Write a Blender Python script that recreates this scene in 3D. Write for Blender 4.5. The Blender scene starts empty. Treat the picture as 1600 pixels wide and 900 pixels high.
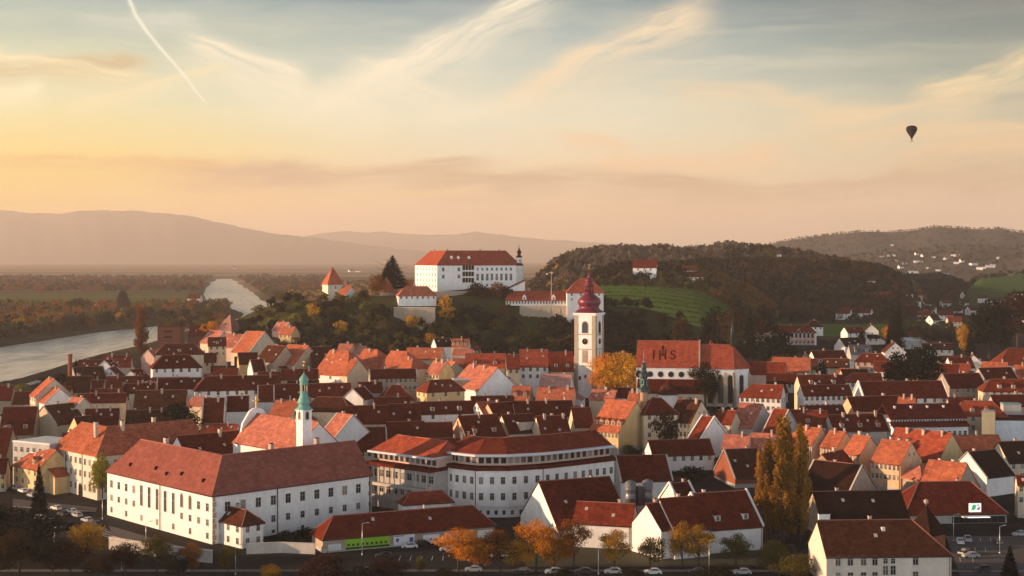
import bpy, math, random
import numpy as np
from math import sin, cos, pi, radians as R
rnd = random.Random(7)
sc = bpy.context.scene
COL = sc.collection
F, HY, CH = 2222.2, 402.0, 75.0     # focal length in photo pixels, horizon row, camera height in metres

# ---------------------------------------------------------------- camera, sky, sun, exposure
cam_d = bpy.data.cameras.new('camera'); cam = bpy.data.objects.new('camera', cam_d); COL.objects.link(cam)
cam.location = (0, 0, CH); cam.rotation_euler = (R(90), 0, 0)
cam_d.lens = 50; cam_d.sensor_width = 36; cam_d.shift_y = -0.03; cam_d.clip_start = 1; cam_d.clip_end = 90000
sc.camera = cam
SUN_EL, SUN_AZ = 9.0, -93.0          # azimuth measured from +Y (the view direction), negative = left
sd = bpy.data.lights.new('sun', 'SUN'); sun = bpy.data.objects.new('sun', sd); COL.objects.link(sun)
sd.energy = 5.0; sd.angle = R(0.5); sd.color = (1.0, 0.62, 0.36)
sun.rotation_euler = (R(90 - SUN_EL), 0, R(-SUN_AZ + 180))
sc.view_settings.view_transform = 'Standard'; sc.view_settings.look = 'None'
sc.view_settings.exposure = 0.9; sc.view_settings.gamma = 1; sc.view_settings.use_curve_mapping = False
sc.cycles.use_denoising = True
sc.cycles.max_bounces = 5; sc.cycles.diffuse_bounces = 2; sc.cycles.glossy_bounces = 2
sc.cycles.volume_bounces = 1; sc.cycles.transparent_max_bounces = 8; sc.cycles.caustics_reflective = False

class NT:
    """small helper for building node trees"""
    def __init__(s, tree): s.t = tree; s.n = tree.nodes; s.l = tree.links
    def new(s, typ, **kw):
        n = s.n.new(typ)
        for k, v in kw.items():
            if k.startswith('i_'):
                n.inputs[k[2:].replace('_', ' ')].default_value = v
            else: setattr(n, k, v)
        return n
    def math(s, op, a, b=None, c=None, clamp=False):
        n = s.n.new('ShaderNodeMath'); n.operation = op; n.use_clamp = clamp
        for i, v in enumerate((a, b, c)):
            if v is None: continue
            if isinstance(v, (int, float)): n.inputs[i].default_value = v
            else: s.l.new(v, n.inputs[i])
        return n.outputs[0]
    def mix(s, fac, a, b, blend='MIX'):
        n = s.n.new('ShaderNodeMix'); n.data_type = 'RGBA'; n.blend_type = blend; n.clamp_factor = True
        for k, v in ((0, fac), (6, a), (7, b)):
            if isinstance(v, (int, float)): n.inputs[k].default_value = v
            elif isinstance(v, tuple): n.inputs[k].default_value = (*v[:3], 1)
            else: s.l.new(v, n.inputs[k])
        return n.outputs[2]
    def ramp(s, fac, stops, interp='LINEAR'):
        n = s.n.new('ShaderNodeValToRGB'); n.color_ramp.interpolation = interp
        el = n.color_ramp.elements
        while len(el) < len(stops): el.new(0.5)
        for e, (p, c) in zip(el, stops):
            e.position = p; e.color = (*c, 1) if isinstance(c, tuple) else (c, c, c, 1)
        s.l.new(fac, n.inputs[0]); return n.outputs[0]
    def noise(s, vec, scale, detail=3, rough=0.5, dist=0.0):
        n = s.n.new('ShaderNodeTexNoise'); n.inputs['Scale'].default_value = scale; n.inputs['Detail'].default_value = detail
        n.inputs['Roughness'].default_value = rough; n.inputs['Distortion'].default_value = dist
        if vec is not None: s.l.new(vec, n.inputs['Vector'])
        return n.outputs['Fac']
    def comb(s, x, y, z):
        n = s.n.new('ShaderNodeCombineXYZ')
        for i, v in enumerate((x, y, z)):
            if isinstance(v, (int, float)): n.inputs[i].default_value = v
            else: s.l.new(v, n.inputs[i])
        return n.outputs[0]

def lin(r, g, b):
    f = lambda c: (c/255/12.92) if c/255 <= 0.04045 else ((c/255+0.055)/1.055)**2.4
    return (f(r), f(g), f(b))

def make_world():
    w = bpy.data.worlds.new('World'); sc.world = w; w.use_nodes = True
    N = NT(w.node_tree); N.n.clear()
    sky = N.new('ShaderNodeTexSky'); sky.sky_type = 'NISHITA'; sky.sun_disc = False
    sky.sun_elevation = R(SUN_EL); sky.sun_rotation = R(SUN_AZ); sky.altitude = 300; sky.air_density = 1.4; sky.dust_density = 3.0
    tc = N.new('ShaderNodeTexCoord'); sep = N.new('ShaderNodeSeparateXYZ'); N.l.new(tc.outputs['Generated'], sep.inputs[0])
    x, y, z = sep.outputs
    hor = N.math('SQRT', N.math('ADD', N.math('MULTIPLY', x, x), N.math('MULTIPLY', y, y)))
    el = N.math('ARCTAN2', z, N.math('MAXIMUM', hor, 1e-4))      # elevation, radians
    az = N.math('ARCTAN2', x, y)                                  # 0 ahead, negative left
    e = N.math('MULTIPLY', el, 1/0.6, clamp=True)                 # 0..1 over 0..34 degrees
    d2 = lambda deg: min(1, R(deg)/0.6)
    left = N.ramp(e, [(0, lin(255, 194, 104)), (d2(2.2), lin(255, 206, 62)), (d2(4.2), lin(250, 222, 108)), (d2(6.5), lin(222, 226, 182)), (d2(10.2), lin(134, 170, 172)), (d2(18), (.60, .60, .52)), (d2(28), (.16, .18, .2)), (1, (.045, .065, .11))])
    mid = N.ramp(e, [(0, lin(252, 210, 174)), (d2(1.6), lin(255, 216, 172)), (d2(3.6), lin(246, 226, 186)), (d2(5.6), lin(226, 229, 204)), (d2(8), lin(166, 192, 190)), (d2(10.4), lin(78, 130, 148)), (d2(15), (.10, .13, .16)), (1, (.045, .065, .11))])
    right = N.ramp(e, [(0, lin(250, 206, 170)), (d2(2), lin(240, 206, 168)), (d2(4.4), lin(202, 196, 164)), (d2(7), lin(124, 152, 146)), (d2(10.4), lin(30, 78, 92)), (d2(15), (.08, .11, .14)), (1, (.045, .065, .11))])
    t1 = N.new('ShaderNodeMapRange'); N.l.new(az, t1.inputs[0]); t1.inputs[1].default_value = -0.36; t1.inputs[2].default_value = 0.0
    t2 = N.new('ShaderNodeMapRange'); N.l.new(az, t2.inputs[0]); t2.inputs[1].default_value = 0.02; t2.inputs[2].default_value = 0.36
    t1.interpolation_type = t2.interpolation_type = 'SMOOTHSTEP'
    base = N.mix(t2.outputs[0], N.mix(t1.outputs[0], left, mid), right)
    # unseen bright low band behind the camera, added as fill for walls facing it
    back_fill = N.ramp(e, [(0, (1.75, 1.75, 1.76)), (d2(9), (1.75, 1.78, 1.86)), (d2(20), (.3, .42, .6)), (d2(26), (.06, .09, .14)), (1, (.045, .065, .11))])
    t3 = N.new('ShaderNodeMapRange'); N.l.new(y, t3.inputs[0]); t3.inputs[1].default_value = 0.55; t3.inputs[2].default_value = -0.3
    base = N.mix(t3.outputs[0], base, back_fill)
    # cirrus : noise in (azimuth, elevation), stretched along the horizon
    u = az; v = el
    warp = N.noise(N.comb(N.math('MULTIPLY', u, 5), N.math('MULTIPLY', v, 14), 3.1), 1.0, 4, .55)
    wv = N.math('ADD', v, N.math('MULTIPLY', N.math('SUBTRACT', warp, .5), .05))
    n1 = N.noise(N.comb(N.math('ADD', N.math('MULTIPLY', u, 6), N.math('MULTIPLY', wv, -9)), N.math('MULTIPLY', wv, 60), 0.4), 1.0, 5, .62, .6)
    n2 = N.noise(N.comb(N.math('MULTIPLY', u, 2.6), N.math('MULTIPLY', wv, 26), 9.0), 1.0, 5, .55, .3)
    n3 = N.noise(N.comb(N.math('MULTIPLY', u, 26), N.math('ADD', N.math('MULTIPLY', wv, 120), N.math('MULTIPLY', u, -30)), 5.0), 1.0, 5, .6, .4)
    c1 = N.ramp(n1, [(0.44, 0.0), (0.55, .5), (0.68, 1.0)]); c2 = N.ramp(n2, [(0.44, 0.0), (0.66, 1.0)])
    cir = N.math('MULTIPLY', N.math('ADD', N.math('MULTIPLY', c1, .75), N.math('MULTIPLY', c2, .45)), N.math('ADD', .55, N.math('MULTIPLY', n3, .9)), clamp=True)
    hi = N.ramp(e, [(0, .12), (d2(2), .3), (d2(4), .5), (d2(7), .6), (d2(10), .35), (d2(14), .2), (1, .1)])
    col_c = N.ramp(e, [(0, lin(252, 205, 150)), (d2(3), lin(253, 214, 155)), (d2(6), lin(252, 234, 190)), (d2(11), lin(240, 230, 205)), (1, (.6, .6, .6))])
    base = N.mix(N.math('MULTIPLY', N.math('MULTIPLY', cir, hi), N.math('SUBTRACT', .75, N.math('MULTIPLY', t2.outputs[0], .4))), base, col_c)
    # long wind-drawn streaks: (az, el, az, el, half width, strength)
    px = lambda X, Y: (math.atan((X-800)/F), math.atan((HY-Y)/F*cos(math.atan((X-800)/F))))
    def streak(base, a, b, hw, st, colr, soft=1.0):
        (u0, v0), (u1, v1) = px(*a), px(*b); L = math.hypot(u1-u0, v1-v0); dx, dy = (u1-u0)/L, (v1-v0)/L
        ru = N.math('SUBTRACT', u, u0); rv = N.math('SUBTRACT', wv, v0)
        t = N.math('DIVIDE', N.math('ADD', N.math('MULTIPLY', ru, dx), N.math('MULTIPLY', rv, dy)), L)
        dd = N.math('SUBTRACT', N.math('MULTIPLY', rv, dx), N.math('MULTIPLY', ru, dy))
        # sharper upper edge, feathered lower edge
        up = N.math('DIVIDE', N.math('MAXIMUM', dd, 0), hw*.45/F); dn = N.math('DIVIDE', N.math('MAXIMUM', N.math('MULTIPLY', dd, -1), 0), hw*1.5/F)
        q = N.math('ADD', N.math('POWER', up, 2), N.math('POWER', dn, 1.6))
        g = N.math('POWER', 2.718, N.math('MULTIPLY', q, -1))
        fib = N.noise(N.comb(N.math('MULTIPLY', t, L*16), N.math('ADD', N.math('MULTIPLY', dd, F/hw*1.9), N.math('MULTIPLY', n3, .25)), hw*.37+a[0]*.013), 1.0, 4, .66, .5)
        ends = N.math('MULTIPLY', N.ramp(t, [(0, 0.0), (.25, 1.0), (.8, 1.0), (1, 0.0)], 'EASE'), N.ramp(fib, [(.32, .3), (.52, .9), (.68, 1.2)]))
        m = N.math('MULTIPLY', N.math('MULTIPLY', g, ends), st, clamp=True)
        return N.mix(m, base, colr)
    warm = lin(254, 240, 208)
    grey = lin(194, 156, 124)
    for a, b, hw, st, c in [((400, 190), (900, -30), 30, .95, warm), ((640, 170), (860, 130), 22, .6, warm), ((740, 160), (1140, -15), 34, .9, lin(248, 222, 182)),
                            ((270, 50), (500, 135), 30, .9, warm), ((330, 120), (640, 175), 24, .6, warm), ((60, 168), (380, 100), 9, .8, lin(254, 232, 178)),
                            ((1400, 165), (1720, 60), 36, .9, lin(252, 222, 168)), ((1200, 195), (1560, 170), 18, .7, lin(246, 214, 166)), ((-120, 92), (260, 98), 18, .8, lin(206, 172, 116)),
                            ((-120, 58), (260, 122), 12, .7, lin(254, 236, 186)), ((-80, 150), (80, 128), 18, .9, lin(255, 242, 196)), ((100, 40), (330, 30), 14, .5, lin(228, 226, 206)),
                            ((880, 258), (1260, 222), 16, .95, lin(252, 210, 160)), ((1000, 130), (1420, 190), 18, .7, lin(244, 214, 168)), ((840, 100), (1240, 96), 14, .5, lin(224, 214, 184)),
                            ((1240, 224), (1700, 200), 13, .8, lin(246, 208, 156)), ((1360, 256), (1720, 212), 18, .85, lin(244, 200, 146)), ((1460, 300), (1720, 285), 14, .6, lin(196, 160, 122)),
                            ((-120, 238), (420, 252), 16, .8, lin(236, 178, 100)), ((200, 262), (820, 250), 20, .8, grey), ((560, 285), (1200, 268), 26, .8, grey), ((980, 290), (1700, 262), 22, .7, lin(204, 166, 126)),
                            ((100, 312), (820, 296), 12, .6, lin(255, 216, 142)), ((520, 90), (740, 150), 22, .5, warm), ((860, 212), (1000, 226), 10, .8, lin(252, 208, 164)), ((-60, 282), (500, 300), 16, .6, lin(255, 212, 120)), ((640, 325), (1300, 318), 14, .5, lin(250, 200, 150))]:
        base = streak(base, a, b, hw, st, c)
    trail = [(196, -30), (203, 2), (212, 24), (230, 50), (252, 77), (274, 101), (291, 122), (305, 141), (319, 158)]
    tot = None
    for i, (p, q) in enumerate(zip(trail[:-1], trail[1:])):
        (u0, v0), (u1, v1) = px(*p), px(*q); L2 = (u1-u0)**2+(v1-v0)**2
        ru = N.math('SUBTRACT', u, u0); rv = N.math('SUBTRACT', v, v0)
        t = N.math('DIVIDE', N.math('ADD', N.math('MULTIPLY', ru, u1-u0), N.math('MULTIPLY', rv, v1-v0)), L2, clamp=True)
        du = N.math('SUBTRACT', ru, N.math('MULTIPLY', t, u1-u0)); dv = N.math('SUBTRACT', rv, N.math('MULTIPLY', t, v1-v0))
        d = N.math('SQRT', N.math('ADD', N.math('MULTIPLY', du, du), N.math('MULTIPLY', dv, dv)))
        d = N.math('DIVIDE', d, (2.9-.17*i)/F)
        tot = d if tot is None else N.math('MINIMUM', tot, d)
    fz = N.noise(N.comb(N.math('MULTIPLY', u, 260), N.math('MULTIPLY', v, 260), 2.0), 1.0, 4, .6)
    g = N.math('POWER', 2.718, N.math('MULTIPLY', N.math('POWER', N.math('MULTIPLY', tot, N.math('ADD', .55, N.math('MULTIPLY', fz, .8))), 2), -1))
    base = N.mix(N.math('MULTIPLY', g, .8), base, lin(255, 248, 226))
    bg1 = N.new('ShaderNodeBackground'); bg1.inputs[1].default_value = 0.05; N.l.new(N.mix(.85, sky.outputs[0], (0, 0, 0)), bg1.inputs[0])
    bg2 = N.new('ShaderNodeBackground'); bg2.inputs[1].default_value = 0.55; N.l.new(base, bg2.inputs[0])
    add = N.new('ShaderNodeAddShader'); N.l.new(bg1.outputs[0], add.inputs[0]); N.l.new(bg2.outputs[0], add.inputs[1])
    out = N.new('ShaderNodeOutputWorld'); N.l.new(add.outputs[0], out.inputs[0])
make_world()

# ---------------------------------------------------------------- materials
def mat(name, col, rough=.85, var=.25, scale=.35, rndv=.18, streak=0, metal=0, spec=.25, dark=None, trans=0, emit=0, detail=5, tiles=0, blotch=0):
    m = bpy.data.materials.new(name); m.use_nodes = True; N = NT(m.node_tree); b = N.n['Principled BSDF']
    b.inputs['Roughness'].default_value = rough; b.inputs['Metallic'].default_value = metal; b.inputs['Specular IOR Level'].default_value = spec
    tc = N.new('ShaderNodeTexCoord'); vec = tc.outputs['Object']
    oi = N.new('ShaderNodeObjectInfo')
    off = N.new('ShaderNodeVectorMath'); off.operation = 'ADD'; N.l.new(vec, off.inputs[0]); N.l.new(oi.outputs['Location'], off.inputs[1])
    if streak:
        mp = N.new('ShaderNodeMapping'); mp.inputs['Scale'].default_value = (1, 1, streak); N.l.new(off.outputs[0], mp.inputs[0]); vec2 = mp.outputs[0]
    else: vec2 = off.outputs[0]
    n = N.noise(vec2, scale, detail, .65); n2 = N.noise(off.outputs[0], scale*9, 3, .6)
    f = N.math('ADD', N.math('MULTIPLY', N.math('SUBTRACT', n, .5), var*2.6), N.math('MULTIPLY', N.math('SUBTRACT', n2, .5), var*1.5))
    f = N.math('ADD', f, N.math('MULTIPLY', N.math('SUBTRACT', oi.outputs['Random'], .5), rndv*2))
    if tiles:    # courses of tiles and patches of replaced ones
        mp = N.new('ShaderNodeMapping'); mp.inputs['Scale'].default_value = (.9, 1.6, 1.6); N.l.new(off.outputs[0], mp.inputs[0])
        vo = N.new('ShaderNodeTexVoronoi'); vo.inputs['Scale'].default_value = 1.0; N.l.new(mp.outputs[0], vo.inputs['Vector'])
        sp = N.new('ShaderNodeSeparateXYZ'); N.l.new(vo.outputs['Color'], sp.inputs[0]); f = N.math('ADD', f, N.math('MULTIPLY', N.math('SUBTRACT', sp.outputs[0], .5), tiles))
        mp2 = N.new('ShaderNodeMapping'); mp2.inputs['Scale'].default_value = (1.3, .12, .12); N.l.new(off.outputs[0], mp2.inputs[0])
        f = N.math('ADD', f, N.math('MULTIPLY', N.math('SUBTRACT', N.noise(mp2.outputs[0], 1.0, 4, .7), .5), tiles*1.6))
    k = N.math('ADD', f, 1.0)
    vm = N.new('ShaderNodeVectorMath'); vm.operation = 'SCALE'; vm.inputs[0].default_value = col; N.l.new(k, vm.inputs['Scale'])
    c = vm.outputs[0]
    if dark:   # second colour in patches (dirt, moss, dead leaves)
        n3 = N.noise(off.outputs[0], scale*2.3, 4, .6); c = N.mix(N.ramp(n3, [(.45, 0.0), (.7, .8)]), c, dark)
    N.l.new(c, b.inputs['Base Color'])
    if emit: b.inputs['Emission Color'].default_value = (*col, 1); b.inputs['Emission Strength'].default_value = emit
    if trans:
        ts = N.new('ShaderNodeBsdfTranslucent'); N.l.new(c, ts.inputs[0]); mx = N.new('ShaderNodeMixShader'); mx.inputs[0].default_value = trans
        N.l.new(b.outputs[0], mx.inputs[1]); N.l.new(ts.outputs[0], mx.inputs[2]); N.l.new(mx.outputs[0], N.n['Material Output'].inputs[0])
    return m
M = {}
# tiled roofs: dark tile, red, orange, faded pink, brown, slate, dusty
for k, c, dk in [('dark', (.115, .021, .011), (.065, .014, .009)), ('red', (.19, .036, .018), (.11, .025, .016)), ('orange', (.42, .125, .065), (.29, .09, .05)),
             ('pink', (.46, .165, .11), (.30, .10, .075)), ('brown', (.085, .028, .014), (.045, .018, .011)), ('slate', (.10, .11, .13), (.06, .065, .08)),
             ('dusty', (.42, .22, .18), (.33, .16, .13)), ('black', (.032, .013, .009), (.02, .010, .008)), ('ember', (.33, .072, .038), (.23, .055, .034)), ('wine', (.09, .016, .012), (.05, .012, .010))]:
    M[k] = mat('roof_tile_'+k, c, .9, .30, .22, .2, dark=dk, tiles=.5, spec=.02)  # roofs seen sunlit get brighter tones, shaded ones darker, painted into the tile
M['faded'] = mat('roof_tile_faded', (.27, .088, .066), .9, .2, .2, 0, dark=(.20, .065, .05), tiles=.35, spec=.02)
for k, c in [('white', (.86, .85, .82)), ('cream', (.68, .58, .42)), ('yellow', (.70, .52, .26)), ('peach', (.72, .47, .30)), ('tan', (.42, .34, .26)),
             ('grey', (.46, .45, .43)), ('olive', (.36, .34, .24)), ('stone', (.44, .37, .28)), ('brick', (.26, .085, .05)), ('rose', (.62, .42, .35)),
             ('bluewhite', (.70, .75, .79)), ('pale', (.70, .64, .54))]:
    M['w_'+k] = mat('plaster_'+k, c, .9, .24, .3, .06, streak=.3, dark=tuple(x*y for x, y in zip(c, ((.90, .87, .82) if k in ('white', 'bluewhite', 'pale') else (.80, .76, .70)))))
M['glass'] = mat('window_glass', (.025, .028, .032), .12, .1, 1, .3, spec=.5)
def _curtains():
    m = M['glass']; N = NT(m.node_tree); oi = N.new('ShaderNodeObjectInfo'); b = N.n['Principled BSDF']
    N.l.new(N.ramp(oi.outputs['Random'], [(0, (.02, .022, .026)), (.6, (.03, .032, .036)), (.62, (.12, .11, .10)), (.82, (.05, .05, .05)), (.9, (.26, .24, .21))], 'CONSTANT'), b.inputs['Base Color'])
_curtains()
M['frame'] = mat('window_frame', (.52, .48, .42), .6, .08, 1, .05)
M['trim'] = mat('trim', (.55, .50, .43), .8, .12, .6, .1)
M['chim'] = mat('chimney_plaster', (.55, .44, .36), .9, .2, .8, .25, dark=(.30, .20, .15))
M['mortar'] = mat('ridge_tile', (.30, .12, .085), .85, .25, 1.5, .2)
M['metal'] = mat('metal_sheet', (.55, .57, .6), .35, .08, .5, .05, metal=.6)
M['tank'] = mat('tank_metal', (.20, .20, .21), .4, .15, .8, 0, metal=.5)
M['darkmetal'] = mat('dark_metal', (.05, .05, .055), .4, .1, 1, .05, metal=.5)
M['copper'] = mat('copper_green', (.17, .40, .34), .55, .25, 1.2, .05, dark=(.09, .22, .20))
M['darkcopper'] = mat('copper_dark', (.03, .06, .05), .45, .3, 1.2, .05)
M['winered'] = mat('dome_sheet_red', (.15, .022, .04), .38, .2, .8, .03, spec=.4)
M['gold'] = mat('gilding', (.7, .42, .12), .35, .1, 1, 0, metal=.8)
M['fascia'] = mat('fascia_sheet', (.60, .62, .68), .5, .06, .4, .03)
M['asphalt'] = mat('asphalt', (.032, .031, .03), .9, .25, .25, 0, dark=(.022, .021, .021), spec=.05)
M['paving'] = mat('paving', (.10, .09, .082), .9, .2, .3, 0)
M['kerb'] = mat('kerb_stone', (.3, .29, .27), .9, .15, .6, 0)
M['lawn'] = mat('lawn', (.055, .05, .026), .95, .3, .1, .05)
M['paint'] = mat('road_paint', (.7, .7, .67), .7, .1, 1, 0)
M['wood'] = mat('wood', (.16, .09, .05), .8, .2, 1, .1)
M['bark'] = mat('bark', (.06, .045, .035), .95, .3, 1, .1)

def attr_props(o, label=None, cat=None, group=None, kind=None, category=None):
    cat = cat or category
    for k, v in (('label', label), ('category', cat), ('group', group), ('kind', kind)):
        if v: o[k] = v
    return o
def empty(name, loc, rz=0, label=None, cat=None, group=None):
    o = bpy.data.objects.new(name, None); COL.objects.link(o); o.location = loc; o.rotation_euler = (0, 0, rz); o.empty_display_size = .1
    return attr_props(o, label, cat, group)

class MB:
    """collects faces; build() links them as ONE mesh object"""
    def __init__(s): s.v = []; s.f = []; s.m = []; s.smooth = set()
    def face(s, pts, m=0):
        i = len(s.v); s.v += [tuple(p) for p in pts]; s.f.append(tuple(range(i, i+len(pts)))); s.m.append(m); return s
    def poly(s, verts, faces, m=0, smooth=False):
        i = len(s.v); s.v += [tuple(p) for p in verts]
        for f in faces:
            if smooth: s.smooth.add(len(s.f))
            s.f.append(tuple(i+k for k in f)); s.m.append(m)
        return s
    def box(s, x0, x1, y0, y1, z0, z1, m=0):
        return s.poly([(x0, y0, z0), (x1, y0, z0), (x1, y1, z0), (x0, y1, z0), (x0, y0, z1), (x1, y0, z1), (x1, y1, z1), (x0, y1, z1)],
                      [(0, 3, 2, 1), (4, 5, 6, 7), (0, 1, 5, 4), (1, 2, 6, 5), (2, 3, 7, 6), (3, 0, 4, 7)], m)
    def prism(s, poly, z0, z1, m=0):            # poly: list of (x,y) counter-clockwise
        n = len(poly); v = [(x, y, z0) for x, y in poly] + [(x, y, z1) for x, y in poly]
        return s.poly(v, [tuple(range(n))[::-1], tuple(range(n, 2*n))] + [(i, (i+1) % n, n+(i+1) % n, n+i) for i in range(n)], m)
    def slab(s, prof, axis, a0, a1, m=0):       # prof in the plane across axis, extruded from a0 to a1
        mk = (lambda p, a: (a, p[0], p[1])) if axis == 'x' else (lambda p, a: (p[0], a, p[1]))
        n = len(prof); v = [mk(p, a0) for p in prof] + [mk(p, a1) for p in prof]
        return s.poly(v, [tuple(range(n))[::-1], tuple(range(n, 2*n))] + [(i, (i+1) % n, n+(i+1) % n, n+i) for i in range(n)], m)
    def lathe(s, prof, n=12, c=(0, 0), rot=0, m=0, smooth=True):
        v = []; f = []
        for r, z in prof:
            for k in range(n):
                a = rot + 2*pi*k/n; v.append((c[0]+r*cos(a), c[1]+r*sin(a), z))
        for j in range(len(prof)-1):
            for k in range(n): f.append((j*n+k, j*n+(k+1) % n, (j+1)*n+(k+1) % n, (j+1)*n+k))
        f.append(tuple(range(n))[::-1]); f.append(tuple((len(prof)-1)*n+k for k in range(n)))
        return s.poly(v, f, m, smooth)
    def tube(s, p, q, r0, r1, n=6, m=0):
        p = np.array(p, float); q = np.array(q, float); d = q-p; d /= max(1e-6, np.linalg.norm(d))
        a = np.cross(d, (0, 0, 1) if abs(d[2]) < .9 else (1, 0, 0)); a /= np.linalg.norm(a); b = np.cross(d, a)
        v = [tuple(p+r0*(cos(2*pi*k/n)*a+sin(2*pi*k/n)*b)) for k in range(n)] + [tuple(q+r1*(cos(2*pi*k/n)*a+sin(2*pi*k/n)*b)) for k in range(n)]
        return s.poly(v, [(k, (k+1) % n, n+(k+1) % n, n+k) for k in range(n)] + [tuple(range(n))[::-1], tuple(range(n, 2*n))], m, True)
    def mesh(s, name, mats):
        me = bpy.data.meshes.new(name); me.from_pydata(s.v, [], s.f)
        for mm in mats: me.materials.append(M[mm] if isinstance(mm, str) else mm)
        me.polygons.foreach_set('material_index', s.m)
        if s.smooth: me.polygons.foreach_set('use_smooth', [i in s.smooth for i in range(len(s.f))])
        me.update(); return me
    def build(s, name, mats, parent=None, loc=(0, 0, 0), rz=0, **props):
        return link(s.mesh(name, mats if isinstance(mats, (list, tuple)) else [mats]), name, parent, loc, rz, **props)
def link(me, name, parent=None, loc=(0, 0, 0), rz=0, **props):
    o = bpy.data.objects.new(name, me); COL.objects.link(o); o.parent = parent; o.location = loc; o.rotation_euler = (0, 0, rz)
    return attr_props(o, **props)
def copy_tree(o, parent=None):
    c = o.copy(); COL.objects.link(c); c.parent = parent
    for ch in o.children: copy_tree(ch, c)
    return c

# ---------------------------------------------------------------- terrain
def sm(a, b, x):
    t = np.clip((np.asarray(x, float)-a)/(b-a), 0, 1); return t*t*(3-2*t)
def zt(y, D): return CH-(y-HY)*D/F
RIDGES = [  # distance, front width, back width, tree height allowed for, [(photo x, photo row of the skyline)]
    (5600, 1900, 2500, 0, [(1080, 410), (1150, 396), (1200, 382), (1235, 375), (1280, 369), (1350, 362), (1400, 363), (1430, 360), (1460, 355), (1490, 356), (1530, 359), (1560, 357), (1590, 363), (1650, 366), (1900, 372), (2300, 390)]),
    (4100, 1100, 900, 8, [(1240, 420), (1300, 402), (1360, 392), (1430, 386), (1500, 381), (1560, 384), (1620, 380), (1800, 384), (2200, 400)]),
    (2050, 420, 900, 14, [(800, 470), (836, 432), (852, 414), (870, 401), (890, 391), (930, 385), (970, 381), (1000, 383), (1040, 380), (1070, 384), (1140, 377), (1200, 383), (1270, 391), (1340, 406), (1400, 426), (1450, 450)]),
    (1640, 260, 500, 14, [(960, 440), (1000, 412), (1100, 401), (1200, 400), (1300, 403), (1370, 409), (1412, 428), (1440, 470)]),
    (1400, 130, 320, 12, [(870, 480), (905, 445), (930, 418), (960, 408), (1000, 408), (1050, 412), (1100, 420), (1160, 440), (1230, 485)]),
    (1235, 230, 200, 0, [(850, 500), (900, 455), (930, 446), (970, 446), (1040, 449), (1095, 455), (1130, 472), (1165, 497), (1200, 530)]),
    (2350, 250, 400, 10, [(1330, 470), (1380, 440), (1420, 428), (1470, 426), (1505, 440), (1550, 470)]),
    (1950, 200, 500, 0, [(1490, 470), (1530, 436), (1600, 428), (1700, 420), (1900, 430)]),
]
SPINE = np.array([(-131, 1000, 44.), (-116, 998, 46.), (-82, 990, 49.), (-20, 1006, 53.), (12, 1006, 50.), (40, 998, 43.), (58, 1005, 40.)])
RIVER = np.array([(-800, 300, 70), (-560, 600, 74), (-398, 850, 94), (-394, 1050, 76), (-388, 1250, 54), (-390, 1480, 40), (-350, 1690, 36), (-306, 1820, 36), (-330, 1995, 38), (-404, 2250, 38), (-503, 2581, 42), (-602, 3026, 48), (-735, 3657, 42), (-870, 4300, 36), (-1050, 5200, 20)], float)
def seg_dist(P, X, D):
    best = np.full(np.shape(X), 1e9); val = np.zeros(np.shape(X))
    for a, b in zip(P[:-1], P[1:]):
        ux, uy = b[0]-a[0], b[1]-a[1]; t = np.clip(((X-a[0])*ux+(D-a[1])*uy)/(ux*ux+uy*uy), 0, 1)
        d = np.hypot(X-(a[0]+t*ux), D-(a[1]+t*uy)); k = d < best
        best = np.where(k, d, best); val = np.where(k, a[2]+t*(b[2]-a[2]), val)
    return best, val
def gz(X, D, river=True):
    X = np.asarray(X, float); D = np.asarray(D, float)
    z = 12*sm(430, 620, D)*(.3+.7*sm(-300, -130, X))
    flood = sm(1000, 1300, D)*(1-sm(-60, 160, X-(D-1000)*.12))
    z = z*(1-flood)+(-1.0)*flood
    z = z*(1-.5*sm(1500, 2600, D))
    pxu = 800+F*X/np.maximum(D, 1)
    for Dr, wf, wb, th, pts in RIDGES:
        p = np.array(pts, float); top = zt(np.interp(pxu, p[:, 0], p[:, 1]), Dr)-th
        inside = sm(p[0, 0], p[0, 0]+25, pxu)*(1-sm(p[-1, 0]-25, p[-1, 0], pxu))
        t = D-Dr; bump = np.where(t < 0, sm(-wf, 0, t), 1-sm(0, wb, t))
        if th: top = top-(1-np.clip(bump, 0, 1))*0-15*bump*(.5+.5*np.sin(X*.021+D*.006+Dr)*np.sin(D*.019-X*.008+Dr*.3))*(t < -25)*sm(25, 120, -t)
        z = np.maximum(z, z+(top-z)*bump*inside)
    d, hv = seg_dist(SPINE, X, D)
    near = D < 1005
    k = 1-sm(np.where(near, 27, 24), np.where(near, 72, 120), d)
    z = np.maximum(z, z+(hv-z)*k)
    if river:
        d, w = seg_dist(RIVER, X, D); z = np.where(d < w+14, z*sm(w-2, w+14, d)+(-8)*(1-sm(w-2, w+14, d)), z)
    return z
_DS = np.geomspace(150, 9000, 3000)
def at(px, py, h=0.0):
    """nearest world point, h metres above the ground, that the photo shows at (px, py)"""
    u = (px-800)/F; f = zt(py, _DS)-gz(u*_DS, _DS)-h; k = int(np.argmax(f <= 0))
    if f[k] > 0: k = len(_DS)-1
    D = float(_DS[k]) if k == 0 else float(_DS[k-1]+(_DS[k]-_DS[k-1])*f[k-1]/max(1e-9, f[k-1]-f[k]))
    return u*D, D, float(gz(u*D, D))
def wpt(px, py, D): return ((px-800)/F*D, D, zt(py, D))

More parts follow.
